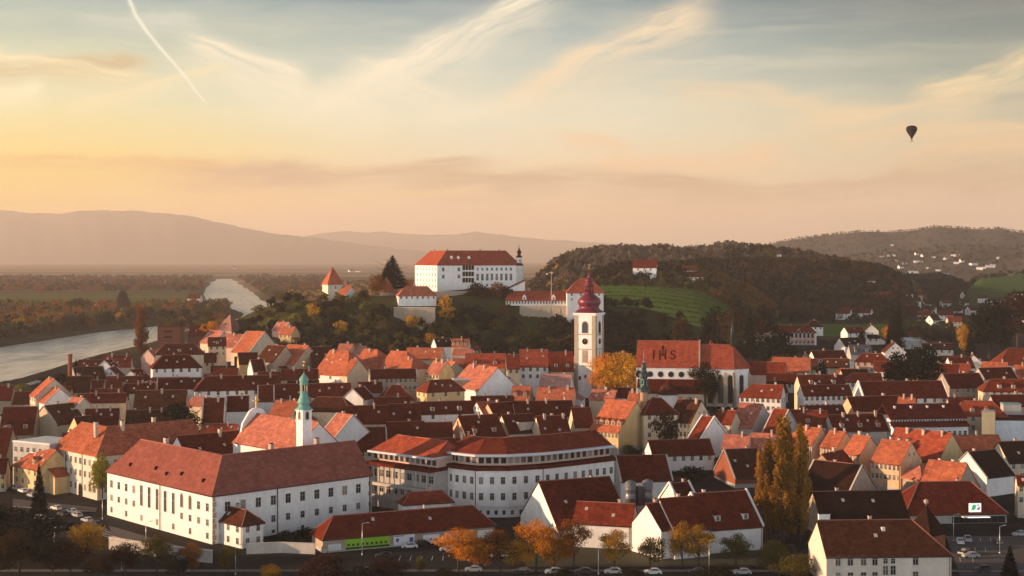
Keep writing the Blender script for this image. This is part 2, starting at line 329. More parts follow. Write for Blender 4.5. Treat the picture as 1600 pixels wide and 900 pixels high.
def make_ground():
    na, nd = 420, 420
    a = np.linspace(R(-44), R(44), na); d = np.concatenate([np.linspace(60, 240, 12)[:-1], np.geomspace(240, 36500, nd-11)])
    A, Dd = np.meshgrid(a, d); X = np.sin(A)*Dd; Y = np.cos(A)*Dd
    Z = gz(X, Y) 
    V = np.stack([X, Y, Z], -1).reshape(-1, 3)
    n_a = na; idx = np.arange(nd*na).reshape(nd, na)
    q = np.stack([idx[:-1, :-1], idx[:-1, 1:], idx[1:, 1:], idx[1:, :-1]], -1).reshape(-1, 4)
    me = bpy.data.meshes.new('ground'); me.from_pydata(V.tolist(), [], q.tolist())
    # base colour of the land, per vertex; distance haze painted into the far parts
    px = 800+F*X/np.maximum(Y, 1)
    c = np.empty(X.shape+(3,)); c[:] = (.042, .037, .032)                       # streets and yards of the town
    def put(mask, col):
        m = mask[..., None]; c[:] = c*(1-m)+np.array(col)*m
    rr = np.random.RandomState(3)
    put(sm(1020, 1120, Y)*(1-sm(60, 160, X-(Y-1000)*.2)), (.085, .07, .035))    # flood plain
    put(sm(1050, 1200, Y)*sm(60, 160, X), (.05, .055, .03))
    dsp, hv = seg_dist(SPINE, X, Y); put(1-sm(85, 115, dsp), (.052, .05, .02))
    # vineyard and meadows
    vy = sm(905, 930, px)*(1-sm(1120, 1150, px))*sm(1040, 1060, Y)*(1-sm(1255, 1275, Y)); put(vy, (.10, .17, .035))
    mead = sm(1195, 1215, px)*(1-sm(1370, 1420, px))*sm(1130, 1150, Y)*(1-sm(1330, 1350, Y)); put(mead, (.10, .19, .04))
    fld = sm(1500, 1520, px)*sm(1740, 1790, Y)*(1-sm(1950, 2000, Y)); put(fld, (.05, .10, .035))
    fl = (1-sm(-420, -360, X+(Y-2200)*.22))*sm(2050, 2150, Y)*(1-sm(2900, 3050, Y))
    stripes = (.5+.5*np.sin(Y*.021+np.sin(X*.004)*1.5+X*.002)); put(fl, (.12, .12, .035)); put(fl*(stripes > .55)*.8, (.085, .12, .03)); put(fl*(stripes < .2)*.7, (.17, .12, .06))
    put(sm(3000, 3200, Y)*(Y > 3000)*(px < 1000), (.16, .11, .07)); put(sm(4500, 8000, Y)*(px < 1000), (.30, .21, .15))  # far plain made paler: haze painted into the ground colour
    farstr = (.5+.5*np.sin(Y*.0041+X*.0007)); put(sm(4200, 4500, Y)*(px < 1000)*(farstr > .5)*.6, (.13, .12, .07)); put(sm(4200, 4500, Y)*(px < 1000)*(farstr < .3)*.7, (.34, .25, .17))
    right = (px > 1100)*sm(2200, 2500, Y); put(right*.9, (.12, .105, .09))  # far right hills lightened, mist painted into their colour
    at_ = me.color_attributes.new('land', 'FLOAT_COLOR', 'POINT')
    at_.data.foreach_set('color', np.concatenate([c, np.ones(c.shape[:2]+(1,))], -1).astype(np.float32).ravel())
    m = bpy.data.materials.new('land'); m.use_nodes = True; N = NT(m.node_tree); b = N.n['Principled BSDF']; b.inputs['Roughness'].default_value = .95; b.inputs['Specular IOR Level'].default_value = 0
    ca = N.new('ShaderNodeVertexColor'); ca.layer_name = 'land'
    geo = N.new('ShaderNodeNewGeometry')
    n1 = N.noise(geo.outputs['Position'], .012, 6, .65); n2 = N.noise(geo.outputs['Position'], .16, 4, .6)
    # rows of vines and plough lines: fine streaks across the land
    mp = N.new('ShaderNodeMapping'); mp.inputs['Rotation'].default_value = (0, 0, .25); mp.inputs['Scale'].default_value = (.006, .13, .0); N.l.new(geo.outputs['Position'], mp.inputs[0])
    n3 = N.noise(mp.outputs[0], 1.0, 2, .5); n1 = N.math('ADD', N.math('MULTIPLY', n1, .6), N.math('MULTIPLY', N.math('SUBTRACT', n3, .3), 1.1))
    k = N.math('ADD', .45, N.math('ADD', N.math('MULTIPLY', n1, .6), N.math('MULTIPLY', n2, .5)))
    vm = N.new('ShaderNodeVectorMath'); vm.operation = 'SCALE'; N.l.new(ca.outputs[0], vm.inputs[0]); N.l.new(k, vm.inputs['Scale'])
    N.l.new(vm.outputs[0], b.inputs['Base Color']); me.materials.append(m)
    me.polygons.foreach_set('use_smooth', [True]*len(me.polygons)); me.update()
    link(me, 'ground', kind='structure')
make_ground()

def make_mountain(name, D, wf, pts, col, seed):
    p = np.array(pts, float); xs = np.linspace(p[0, 0], p[-1, 0], 260); r = np.random.RandomState(seed)
    ts = np.concatenate([np.linspace(-1, 0, 26), np.linspace(0, .8, 14)[1:]])
    ph = r.rand(6)*6
    V = []
    for t in ts:
        d = D+t*wf
        top = zt(np.interp(xs, p[:, 0], p[:, 1])+.5*np.sin(xs*.13+ph[0])+.35*np.sin(xs*.31+ph[1])+.25*np.sin(xs*.83+ph[2]), D)
        k = (1-abs(t)**1.3) if t < 0 else 1-t*t
        rug = 1+.10*np.sin(xs*.05+t*4+ph[3])*(1-k)+.06*np.sin(xs*.17+t*9+ph[4])*(1-k)
        V.append(np.stack([(xs-800)/F*D*(1+t*.1), np.full_like(xs, d), -20+(top+20)*k*rug], -1))
    V = np.array(V); nt, nx = V.shape[:2]; idx = np.arange(nt*nx).reshape(nt, nx)
    q = np.stack([idx[:-1, :-1], idx[:-1, 1:], idx[1:, 1:], idx[1:, :-1]], -1).reshape(-1, 4)
    me = bpy.data.meshes.new(name); me.from_pydata(V.reshape(-1, 3).tolist(), [], q.tolist())
    me.materials.append(mat(name+'_woods', col, .95, .35, .004, 0)); me.polygons.foreach_set('use_smooth', [True]*len(me.polygons))
    link(me, name, kind='structure')
make_mountain('mountain_ridge', 23000, 3600, [(-330, 392), (-200, 352), (-100, 334), (0, 328), (50, 333), (100, 333.5), (130, 328.5), (215, 329.5), (250, 333), (290, 336), (340, 347), (400, 360), (440, 366.5), (500, 372.5), (560, 381), (620, 388), (700, 396), (760, 404)], (.045, .042, .03), 1)
make_mountain('mountain_ridge', 31000, 4600, [(330, 392), (400, 380), (480, 368), (530, 361), (570, 363), (600, 362), (640, 366), (700, 367), (745, 362), (800, 369), (850, 374), (920, 378), (1000, 384), (1100, 392), (1200, 400)], (.045, .042, .03), 2)

def make_river():
    L = []; Rr = []
    P = RIVER
    for i, p in enumerate(P):
        a = P[max(0, i-1)]; b = P[min(len(P)-1, i+1)]; t = np.array([b[0]-a[0], b[1]-a[1]]); t /= np.linalg.norm(t); n = np.array([-t[1], t[0]])
        w = p[2]+16; L.append((p[0]+n[0]*w, p[1]+n[1]*w, -4)); Rr.append((p[0]-n[0]*w, p[1]-n[1]*w, -4))
    b = MB(); b.poly(L+Rr, [(i, len(L)+i, len(L)+i+1, i+1) for i in range(len(L)-1)])
    m = bpy.data.materials.new('river_water'); m.use_nodes = True; N = NT(m.node_tree); s = N.n['Principled BSDF']
    s.inputs['Base Color'].default_value = (.66, .61, .50, 1); s.inputs['Roughness'].default_value = .34; s.inputs['IOR'].default_value = 1.33; s.inputs['Specular IOR Level'].default_value = 1.0
    geo = N.new('ShaderNodeNewGeometry'); n = N.noise(geo.outputs['Position'], .35, 3, .6); bp = N.new('ShaderNodeBump'); bp.inputs['Strength'].default_value = .3; bp.inputs['Distance'].default_value = .3
    N.l.new(n, bp.inputs['Height']); N.l.new(bp.outputs[0], s.inputs['Normal'])
    mp = N.new('ShaderNodeMapping'); mp.inputs['Rotation'].default_value = (0, 0, .12); mp.inputs['Scale'].default_value = (.09, .012, 0); N.l.new(geo.outputs['Position'], mp.inputs[0])
    f = N.noise(mp.outputs[0], 1.0, 5, .65, .4); N.l.new(N.mix(N.ramp(f, [(.35, 0.0), (.68, 1.0)]), (.72, .67, .55), (.42, .39, .31)), s.inputs['Base Color']); N.l.new(N.ramp(f, [(.35, .26), (.7, .46)]), s.inputs['Roughness'])
    b.build('river', [m], kind='structure')
make_river()

def make_haze():
    b = MB(); b.box(-28000, 28000, -300, 37000, -60, 950)
    m = bpy.data.materials.new('haze_air'); m.use_nodes = True; N = NT(m.node_tree); N.n.remove(N.n['Principled BSDF'])
    v = N.new('ShaderNodeVolumePrincipled'); v.inputs['Color'].default_value = (.96, .89, .84, 1); v.inputs['Density'].default_value = HAZE; v.inputs['Anisotropy'].default_value = .2
    N.l.new(v.outputs[0], N.n['Material Output'].inputs['Volume'])
    b.build('haze', [m], kind='stuff')
HAZE = 0.000054
make_haze()
# ---------------------------------------------------------------- building parts
_WIN = {}
def win_mesh(w, h, style=0):
    k = (round(w, 2), round(h, 2), style)
    if k not in _WIN:
        b = MB(); t = .09
        b.box(-w/2, w/2, -.05, .02, 0, h, 0)                       # pane
        for x0, x1, z0, z1 in ((-w/2-t, -w/2, -t, h+t), (w/2, w/2+t, -t, h+t), (-w/2, w/2, h, h+t), (-w/2-.06, w/2+.06, -t-.05, 0)): b.box(x0, x1, -.10, .02, z0, z1, 1)
        if style == 0 and h > .9:
            b.box(-.04, .04, -.08, -.05, 0, h, 1); b.box(-w/2, w/2, -.078, -.05, h*.62, h*.62+.07, 1)
        _WIN[k] = b.mesh('window', ['glass', 'frame'])
    return _WIN[k]
def window(parent, x, y, z, rz, w=1.0, h=1.5, style=0):
    return link(win_mesh(w, h, style), 'window', parent, (x, y, z), rz)
def arch_win(parent, x, y, z, rz, w, h, fr='frame', name='window'):
    k = ('arch', round(w, 2), round(h, 2), fr)
    if k not in _WIN:
        b = MB(); n = 10
        def prof(e): return [(-w/2-e, -e), (w/2+e, -e)] + [((w/2+e)*cos(pi*i/n), h-w/2+(w/2+e)*sin(pi*i/n)*1.25) for i in range(n+1)]
        b.slab(prof(.28), 'y', -.06, .02, 1); b.slab(prof(0), 'y', -.10, -.061, 0)
        _WIN[k] = b.mesh(name, ['glass', fr])
    return link(_WIN[k], name, parent, (x, y, z), rz)
def round_win(parent, x, y, z, rz, r, name='round_window'):
    k = ('round', round(r, 2))
    if k not in _WIN:
        b = MB(); c = lambda q: [(q*cos(2*pi*i/16), q*sin(2*pi*i/16)) for i in range(16)]
        b.slab(c(r*1.2), 'y', -.06, .02, 1); b.slab(c(r), 'y', -.10, -.061, 0); _WIN[k] = b.mesh(name, ['glass', 'frame'])
    return link(_WIN[k], name, parent, (x, y, z), rz)
_CH = {}
def chimney(parent, x, y, z, h=2.0, w=.7, d=.9, m='chim'):
    k = (round(h, 1), w, d, m)
    if k not in _CH:
        b = MB(); b.box(-w/2, w/2, -d/2, d/2, -2.2, h, 0); b.box(-w/2-.1, w/2+.1, -d/2-.1, d/2+.1, h, h+.14, 0); b.box(-w/2+.12, w/2-.12, -d/2+.12, d/2-.12, h+.141, h+.3, 1)
        _CH[k] = b.mesh('chimney', [m, 'black'])
    return link(_CH[k], 'chimney', parent, (x, y, z))
def roof_mesh(L, w, he, hr, hl=0, hrt=0, ov=.45, mats=('red', 'mortar'), th=.28):
    """ridge along local x from 0 to L; hl/hrt: how far the eaves reach past the ridge ends (0 = gable)"""
    b = MB(); s = (hr-he)/(w/2); e = he-s*ov; y = w/2+ov; x0 = -(hl+ov if hl else .18); x1 = L+(hrt+ov if hrt else .18)
    r0 = 0 if hl else x0; r1 = L if hrt else x1
    T = [(x0, -y, e), (x1, -y, e), (x1, y, e), (x0, y, e), (r0, 0, hr), (r1, 0, hr)]; B = [(a, c, q-th) for a, c, q in T]
    fs = [(0, 1, 5, 4), (2, 3, 4, 5), (3, 0, 4), (1, 2, 5)]
    b.poly(T+B, fs if True else fs)
    b.f = b.f[:2] + ([fs[2]] if hl else []) + ([fs[3]] if hrt else []); b.m = [0]*len(b.f)
    i = 6
    b.poly([], [])
    under = [(4+i, 5+i, 1+i, 0+i), (5+i, 4+i, 3+i, 2+i)]
    if hl: under.append((0+i, 3+i, 4+i))
    if hrt: under.append((1+i, 5+i, 2+i))
    b.f += under; b.m += [0]*len(under)
    rim = [(0, i, 1+i, 1), (2, 2+i, 3+i, 3)]
    rim += [(3, 3+i, i, 0)] if hl else [(3, 3+i, 4+i, 4), (4, 4+i, i, 0)]
    rim += [(1, 1+i, 2+i, 2)] if hrt else [(1, 1+i, 5+i, 5), (5, 5+i, 2+i, 2)]
    b.f += rim; b.m += [0]*len(rim)
    c = .16
    b.box(r0, r1, -c, c, hr-.05, hr+.14, 1)                           # ridge tiles
    for h, rr, xx in ((hl, r0, x0), (hrt, r1, x1)):
        if h:
            for sy in (-1, 1): b.tube((rr, 0, hr+.02), (xx, sy*y, e+.03), .14, .14, 4, 1)
    return b.mesh('roof', mats)
def wall_mesh(L, w, he, hr, hl, hrt, base=-5.0, m='w_white'):
    b = MB(); x0 = -hl; x1 = L+hrt; y = w/2; top = hr-.32
    b.box(x0, x1, -y, y, base, he-.05, 0)
    g = [(-y, he-.05), (y, he-.05), (0, top)]
    if not hl: b.slab(g, 'x', x0, x0+.35)
    if not hrt: b.slab(g, 'x', x1-.35, x1)
    b.box(x0-.06, x1+.06, -y-.06, y+.06, base, base+5.9, 1)            # plinth
    return b.mesh('wall', [m, m if m in ('w_white',) else 'w_grey'])
import re
USED = set()
def house(label, x, y, th, end, hr, ws, roof='red', wall='cream', opt='', name='house', cat='house', group=None, pitch=42.0):
    """ridge starts at photo point (x,y), hr metres above the ground, and runs at th degrees (0 = to the right, + = away);
    end: photo x of its other end, or -length in m; ws: photo row of the near eave, or the width in m"""
    X, D, g = at(x, y, hr); t = R(th); c, s = cos(t), sin(t)
    if end < 0: L = -end
    else:
        k = (end-800)/F; L = (k*D-X)/(c-k*s)
    L = max(3.5, min(90, L)); tp = math.tan(R(pitch))
    if ws < 100: w = ws
    else:
        lo, hi = 2.0, 46.0
        for _ in range(40):
            w = (lo+hi)/2; z = g+hr-(w/2)*tp; d = D-abs(c)*w/2
            if HY+F*(CH-z)/d < ws: lo = w
            else: hi = w
        w = min(w, 2*(hr-3.0)/tp, 26)
    he = hr-(w/2)*tp
    if he < 2.6: he = 2.6
    root = empty(name, (X, D, g), t, label, cat, group)
    hl = w/2*.85 if 'hl' in opt else 0; hrt = w/2*.85 if 'hr' in opt else 0
    link(wall_mesh(L, w, he, hr, hl, hrt, m='w_'+wall), 'wall', root)
    rf = link(roof_mesh(L, w, he, hr, hl, hrt, mats=(roof, 'mortar')), 'roof', root)
    def num(tag, d=0):
        q = re.search(tag+r'(\d+)', opt); return int(q.group(1)) if q else d
    rr = random.Random(hash((x, y, 3)) & 0xffff)
    for i in range(num('c')):
        q = (i+.6+rr.random()*.3)/(num('c')+.2); yy = rr.choice((-1, 1))*w*.06
        chimney(rf, L*min(q, .97), yy, hr-abs(yy)*tp, 1.2+rr.random()*.7, rr.choice((.6, .8)), rr.choice((.7, 1.1)))
    def grid(tag, place):
        for q in re.finditer(tag+r'(\d+)x(\d+)', opt):
            place(int(q.group(1)), int(q.group(2)))
    X0, X1 = -hl, L+hrt
    def front(n, rows):
        for r_ in range(rows):
            z = he-2.2-r_*3.1
            if z < .6: break
            for i in range(n): window(root, X0+(i+.5)/n*(X1-X0), -w/2, z, 0, min(1.05, (X1-X0)/n*.5), 1.5)
    def side(n, rows, xx, rz):
        for r_ in range(rows):
            z = he-2.2-r_*3.1
            if z < .6: break
            for i in range(n): window(root, xx, -w/2+(i+.5)/n*w, z, rz, min(1.0, w/n*.5), 1.5)
    grid('f', front); grid('l', lambda n, r_: side(n, r_, X0, -pi/2)); grid('e', lambda n, r_: side(n, r_, X1, pi/2))
    if 'A' in opt and not hl:
        for dy in (-1, 1): window(root, 0, dy*w*.11, he+(hr-he)*.3, -pi/2, .7, 1.0)
    if 'B' in opt and not hrt:
        for dy in (-1, 1): window(root, L, dy*w*.11, he+(hr-he)*.3, pi/2, .7, 1.0)
    if 's' not in opt and 'd' not in opt and L > 9 and rr.random() < .55: opt = opt+'s%d' % rr.choice((1, 2, 2, 3))
    if 'd' not in opt and 'v' not in opt and L > 10 and w > 8 and rr.random() < .28: opt = opt+'d%d' % rr.choice((1, 2, 3))
    if 'c' not in opt and rr.random() < .9: chimney(rf, L*rr.uniform(.25, .8), w*.05, hr-w*.05*tp, 1.3, .7, .8)
    if not hrt and 'e' not in opt and 'B' not in opt and 'p' not in opt and L > 8 and D > 430 and rr.random() < .4:     # low lean-to at the far end
        le = rr.uniform(3, 5.5); lw = w*rr.uniform(.5, .8); lh = max(2.4, he*rr.uniform(.45, .75)); y0 = -w/2+rr.uniform(.3, max(.31, w-lw-.3))
        b = MB(); b.box(L+.02, L+le, y0, y0+lw, -4, lh, 0); b.slab([(L+.03, lh), (L+le, lh), (L+.03, lh+le*.5)], 'y', y0+.02, y0+lw-.02, 0)
        b.slab([(L+.02, lh+le*.5+.05), (L+le+.4, lh-.16), (L+le+.4, lh+.06), (L+.02, lh+le*.5+.3)], 'y', y0-.25, y0+lw+.25, 1); b.build('lean_to', ['w_'+wall, roof], root)
    nd = num('d')
    for i in range(nd):                                               # dormers on the near slope
        xx = (i+.5)/nd*L; f_ = .42; yy = -w/2*(1-f_*.45); z = he+(hr-he)*f_*.45
        b = MB(); ww = min(.75, L/nd*.3); dep = 2.4
        b.box(xx-ww, xx+ww, yy, yy+dep, z-.6, z+1.5, 0)
        b.slab([(xx-ww-.2, z+1.45), (xx+ww+.2, z+1.45), (xx, z+2.35)], 'y', yy-.25, yy+dep+1.2, 1)
        dm = b.build('dormer', ['w_'+wall, roof], rf)
        window(dm, xx, yy, z+.15, 0, ww*1.1, 1.1)
    for i in range(num('s')):
        q = (i+.5+rr.uniform(-.2, .2))/num('s'); f_ = rr.uniform(.35, .7)
        b = MB(); b.slab([(-w/2*(1-f_)-.35, he+(hr-he)*f_-.35*tp+.12), (-w/2*(1-f_)+.35, he+(hr-he)*f_+.35*tp+.12), (-w/2*(1-f_)+.35, he+(hr-he)*f_+.35*tp+.02), (-w/2*(1-f_)-.35, he+(hr-he)*f_-.35*tp+.02)][::-1], 'x', q*L-.4, q*L+.4, 0)
        b.build('skylight', ['frame'], rf)
    if 'v' in opt or 'p' in opt:                                       # pale verge (v) or raised parapet (p) along the gables
        for flag, xx in ((hl, -.2), (hrt, L-.16)):
            if flag: continue
            hgt = .55 if 'p' in opt else .16; y_ = w/2+.4; e_ = he-tp*.4
            b = MB()
            for sy in (-1, 1):
                P = [(sy*y_, e_-.1), (sy*y_, e_+hgt), (0, hr+hgt), (0, hr-.1)]
                b.slab(P if sy < 0 else P[::-1], 'x', xx-.05, xx+.41)
            b.build('verge', ['trim' if 'p' not in opt else 'w_'+wall], rf)
    if 'k' in opt or D < 520:                                                     # gutter and downpipe on the near side
        b = MB(); e_ = he-tp*.45
        b.tube((X0-.3, -w/2-.5, e_-.05), (X1+.3, -w/2-.5, e_-.05), .09, .09, 5); b.tube((X1-.4, -w/2-.1, e_-.2), (X1-.4, -w/2-.1, 0), .07, .07, 5)
        b.build('gutter', ['darkmetal'], root)
    return root
H = house
# ---------------------------------------------------------------- the town: one line per house
# --- by the river, upper left
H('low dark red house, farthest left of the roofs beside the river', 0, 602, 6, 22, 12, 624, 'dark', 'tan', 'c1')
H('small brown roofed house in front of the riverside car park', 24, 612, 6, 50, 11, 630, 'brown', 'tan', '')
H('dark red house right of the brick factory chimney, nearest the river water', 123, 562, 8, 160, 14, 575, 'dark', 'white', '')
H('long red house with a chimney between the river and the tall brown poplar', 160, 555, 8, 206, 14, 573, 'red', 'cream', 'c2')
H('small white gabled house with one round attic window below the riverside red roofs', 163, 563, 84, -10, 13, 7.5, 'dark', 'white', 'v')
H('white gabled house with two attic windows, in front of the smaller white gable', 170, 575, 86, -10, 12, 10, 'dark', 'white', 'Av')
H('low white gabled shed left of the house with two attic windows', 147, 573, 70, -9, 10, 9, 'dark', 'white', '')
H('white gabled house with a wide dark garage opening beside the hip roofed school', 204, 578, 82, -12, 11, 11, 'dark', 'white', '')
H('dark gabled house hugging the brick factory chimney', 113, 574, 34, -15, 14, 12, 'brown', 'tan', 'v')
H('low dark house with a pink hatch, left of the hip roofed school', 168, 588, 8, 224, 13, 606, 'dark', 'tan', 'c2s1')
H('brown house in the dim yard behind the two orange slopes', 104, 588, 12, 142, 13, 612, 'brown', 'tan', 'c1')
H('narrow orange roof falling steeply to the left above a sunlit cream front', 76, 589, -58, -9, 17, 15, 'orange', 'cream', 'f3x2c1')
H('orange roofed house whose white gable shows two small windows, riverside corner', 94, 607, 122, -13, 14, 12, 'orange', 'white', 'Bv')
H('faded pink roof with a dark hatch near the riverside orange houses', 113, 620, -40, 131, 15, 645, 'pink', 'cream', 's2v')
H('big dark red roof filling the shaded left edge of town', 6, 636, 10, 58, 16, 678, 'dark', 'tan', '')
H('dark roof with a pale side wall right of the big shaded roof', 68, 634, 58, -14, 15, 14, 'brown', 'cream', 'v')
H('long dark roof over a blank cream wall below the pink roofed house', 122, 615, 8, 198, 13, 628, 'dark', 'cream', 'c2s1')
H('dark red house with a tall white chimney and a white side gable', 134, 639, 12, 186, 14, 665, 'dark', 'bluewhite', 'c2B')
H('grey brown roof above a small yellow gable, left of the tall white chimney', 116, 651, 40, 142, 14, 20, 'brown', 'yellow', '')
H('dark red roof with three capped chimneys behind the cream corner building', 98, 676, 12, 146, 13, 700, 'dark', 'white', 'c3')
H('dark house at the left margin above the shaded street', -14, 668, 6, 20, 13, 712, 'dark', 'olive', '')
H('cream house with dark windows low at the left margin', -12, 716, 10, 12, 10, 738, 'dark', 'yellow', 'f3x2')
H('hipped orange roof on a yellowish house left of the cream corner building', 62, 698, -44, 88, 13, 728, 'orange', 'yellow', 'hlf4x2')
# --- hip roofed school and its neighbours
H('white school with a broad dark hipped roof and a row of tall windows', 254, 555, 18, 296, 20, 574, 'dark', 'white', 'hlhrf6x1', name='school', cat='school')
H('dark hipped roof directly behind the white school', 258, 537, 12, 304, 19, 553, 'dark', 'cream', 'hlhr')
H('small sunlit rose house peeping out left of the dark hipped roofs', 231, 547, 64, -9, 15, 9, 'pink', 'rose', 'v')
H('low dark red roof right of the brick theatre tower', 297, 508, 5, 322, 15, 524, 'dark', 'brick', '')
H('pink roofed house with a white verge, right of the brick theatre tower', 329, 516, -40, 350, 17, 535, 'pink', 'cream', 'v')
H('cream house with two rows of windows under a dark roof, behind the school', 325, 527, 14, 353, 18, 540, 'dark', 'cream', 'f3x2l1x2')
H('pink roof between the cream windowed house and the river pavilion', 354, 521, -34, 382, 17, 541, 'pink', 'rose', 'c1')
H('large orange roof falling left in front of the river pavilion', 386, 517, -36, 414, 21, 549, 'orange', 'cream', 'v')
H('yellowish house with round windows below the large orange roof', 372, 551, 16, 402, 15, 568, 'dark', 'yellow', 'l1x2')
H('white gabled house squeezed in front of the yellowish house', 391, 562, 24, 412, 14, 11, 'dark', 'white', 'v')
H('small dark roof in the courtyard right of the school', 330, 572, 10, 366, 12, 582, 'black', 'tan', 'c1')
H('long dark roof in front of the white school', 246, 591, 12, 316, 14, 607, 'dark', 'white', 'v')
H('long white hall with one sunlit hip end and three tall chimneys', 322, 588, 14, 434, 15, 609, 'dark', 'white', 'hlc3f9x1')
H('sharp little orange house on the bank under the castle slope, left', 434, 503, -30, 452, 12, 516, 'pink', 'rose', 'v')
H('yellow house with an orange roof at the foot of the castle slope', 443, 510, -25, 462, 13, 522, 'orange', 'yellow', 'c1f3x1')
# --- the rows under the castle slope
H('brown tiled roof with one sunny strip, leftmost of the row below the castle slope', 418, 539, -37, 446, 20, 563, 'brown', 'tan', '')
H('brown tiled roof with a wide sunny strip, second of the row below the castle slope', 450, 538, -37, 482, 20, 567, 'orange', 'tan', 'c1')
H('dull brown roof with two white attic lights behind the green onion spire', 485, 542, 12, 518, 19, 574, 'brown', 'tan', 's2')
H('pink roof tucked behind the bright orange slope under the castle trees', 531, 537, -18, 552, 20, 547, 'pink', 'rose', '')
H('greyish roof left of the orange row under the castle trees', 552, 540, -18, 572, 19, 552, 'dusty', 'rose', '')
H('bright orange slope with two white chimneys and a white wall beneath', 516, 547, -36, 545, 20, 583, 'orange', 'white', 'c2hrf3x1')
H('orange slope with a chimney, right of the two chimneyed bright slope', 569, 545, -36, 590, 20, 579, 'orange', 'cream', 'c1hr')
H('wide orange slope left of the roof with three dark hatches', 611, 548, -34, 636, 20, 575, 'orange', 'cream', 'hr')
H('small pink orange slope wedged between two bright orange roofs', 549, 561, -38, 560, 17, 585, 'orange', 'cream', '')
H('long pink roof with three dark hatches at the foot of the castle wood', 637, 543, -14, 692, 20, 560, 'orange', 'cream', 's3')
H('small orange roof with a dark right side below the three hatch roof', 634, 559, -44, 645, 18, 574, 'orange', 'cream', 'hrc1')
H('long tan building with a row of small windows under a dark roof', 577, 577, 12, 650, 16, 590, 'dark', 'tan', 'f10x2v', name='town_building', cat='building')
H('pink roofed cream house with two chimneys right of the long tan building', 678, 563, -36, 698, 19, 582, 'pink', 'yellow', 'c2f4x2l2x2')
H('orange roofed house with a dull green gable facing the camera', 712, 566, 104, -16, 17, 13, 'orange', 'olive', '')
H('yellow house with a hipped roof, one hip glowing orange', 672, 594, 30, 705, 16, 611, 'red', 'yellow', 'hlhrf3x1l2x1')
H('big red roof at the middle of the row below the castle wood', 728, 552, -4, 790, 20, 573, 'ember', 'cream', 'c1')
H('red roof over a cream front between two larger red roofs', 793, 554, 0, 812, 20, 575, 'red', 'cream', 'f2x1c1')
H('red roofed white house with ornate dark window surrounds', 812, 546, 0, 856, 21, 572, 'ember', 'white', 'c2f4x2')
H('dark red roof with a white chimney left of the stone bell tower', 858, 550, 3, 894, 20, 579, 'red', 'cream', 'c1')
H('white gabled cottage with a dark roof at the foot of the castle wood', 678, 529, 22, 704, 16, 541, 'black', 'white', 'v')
H('orange villa with a wide white dormer band under the castle wood', 708, 529, -10, 733, 17, 541, 'orange', 'cream', 'd4c1')
H('low pink roof in front of the orange villa', 709, 545, -12, 738, 13, 553, 'pink', 'rose', '')
H('pale shed right of the orange villa', 740, 541, 5, 751, 9, 546, 'dark', 'grey', 'f2x1')
H('white house with a broad gable and a pink roof, middle of town', 778, 574, 124, -22, 19, 19, 'pink', 'white', 'Bc2')
H('second white gable with a pink roof, just right of the broad white one', 797, 590, 124, -13, 14, 13, 'pink', 'white', 'B')
H('faded rose coloured roof left of the bell tower foot', 846, 584, -12, 893, 15, 611, 'dusty', 'white', '')
H('orange brown roof with two dormers below the white gables', 801, 603, -10, 830, 14, 623, 'orange', 'tan', 'd2')
H('orange roof with a pale panel, below the rose coloured roof', 840, 605, -10, 898, 14, 625, 'orange', 'cream', 'c2')
H('dark roof left of the orange roof with dormers', 736, 619, 10, 802, 13, 640, 'dark', 'white', 'c2')
H('long plain dark roof below the orange roof with the pale panel', 802, 627, 10, 893, 13, 650, 'dark', 'cream', 'c3')
H('long dark roof over a white wall with two windows, centre of town', 652, 628, 14, 736, 13, 646, 'dark', 'white', 'f2x1')
H('white gable with an orange cap standing on the dark roofs', 745, 628, 34, -9, 13, 9, 'orange', 'white', 'A')
H('plain peach gable right of the orange capped gable', 762, 630, 34, -11, 13, 9, 'dark', 'peach', '')
H('peach gabled house with a dark roof in the centre of town', 716, 650, 26, 776, 14, 15, 'dark', 'peach', 'c1')
H('greenish cream house with a dark doorway right of the peach gable', 784, 648, 24, 830, 12, 13, 'dark', 'pale', '')
H('dark roof with a cream end gable above the curved office block', 838, 650, 15, 884, 13, 686, 'dark', 'cream', 'c3Be2x2')
H('dark red roof left of the yellow house with dormers', 893, 637, 8, 922, 13, 666, 'dark', 'cream', 'c1')
H('pair of pink roofs behind the yellow house with dormers', 926, 608, -25, 964, 13, 623, 'pink', 'cream', 'c1')
H('dark red roof behind the autumn tree at the bell tower', 962, 606, 5, 992, 14, 620, 'wine', 'cream', 'c1')
H('yellow house with five white dormers and a tall plain gable', 949, 624, -40, 994, 17, 22, 'orange', 'yellow', 'd5f8x1')
H('cream corner house with three rows of windows and a steep dark roof', 1019, 622, 10, 1032, 18, 646, 'dark', 'cream', 'hlhrf3x3')
H('orange rendered house with a chimney beside the dark green turret', 984, 611, -20, 1000, 16, 628, 'orange', 'peach', 'c2')
H('cream gabled house with many windows right of the dark green turret', 1060, 623, -36, 1096, 17, 16, 'brown', 'cream', 'f6x3Bc2')
H('white stepped gable house in front of the cream gabled house', 1097, 650, -46, 1116, 14, 15, 'red', 'white', 'p')
H('large pink roof with a chimney row behind, right of the white stepped gable', 1157, 629, -36, 1192, 15, 665, 'pink', 'grey', 'c1')
H('red brown roof with a pale curved verge beside the large pink roof', 1209, 638, -38, 1232, 15, 676, 'red', 'grey', 'v')
H('long dark red roof with a white end wall, below the cream houses', 1013, 688, 12, 1108, 10, 711, 'dark', 'white', 'f7x1')
H('pink roof with a chimney at the end of the long dark red roof', 1132, 678, -20, 1172, 12, 700, 'pink', 'rose', 'c1')
H('pink roof behind the tall poplars', 1174, 676, -20, 1236, 12, 701, 'pink', 'rose', 'c1')
H('small red roof under the large pink roof behind the white stepped gable', 1122, 640, -30, 1150, 14, 660, 'red', 'cream', 'c2')
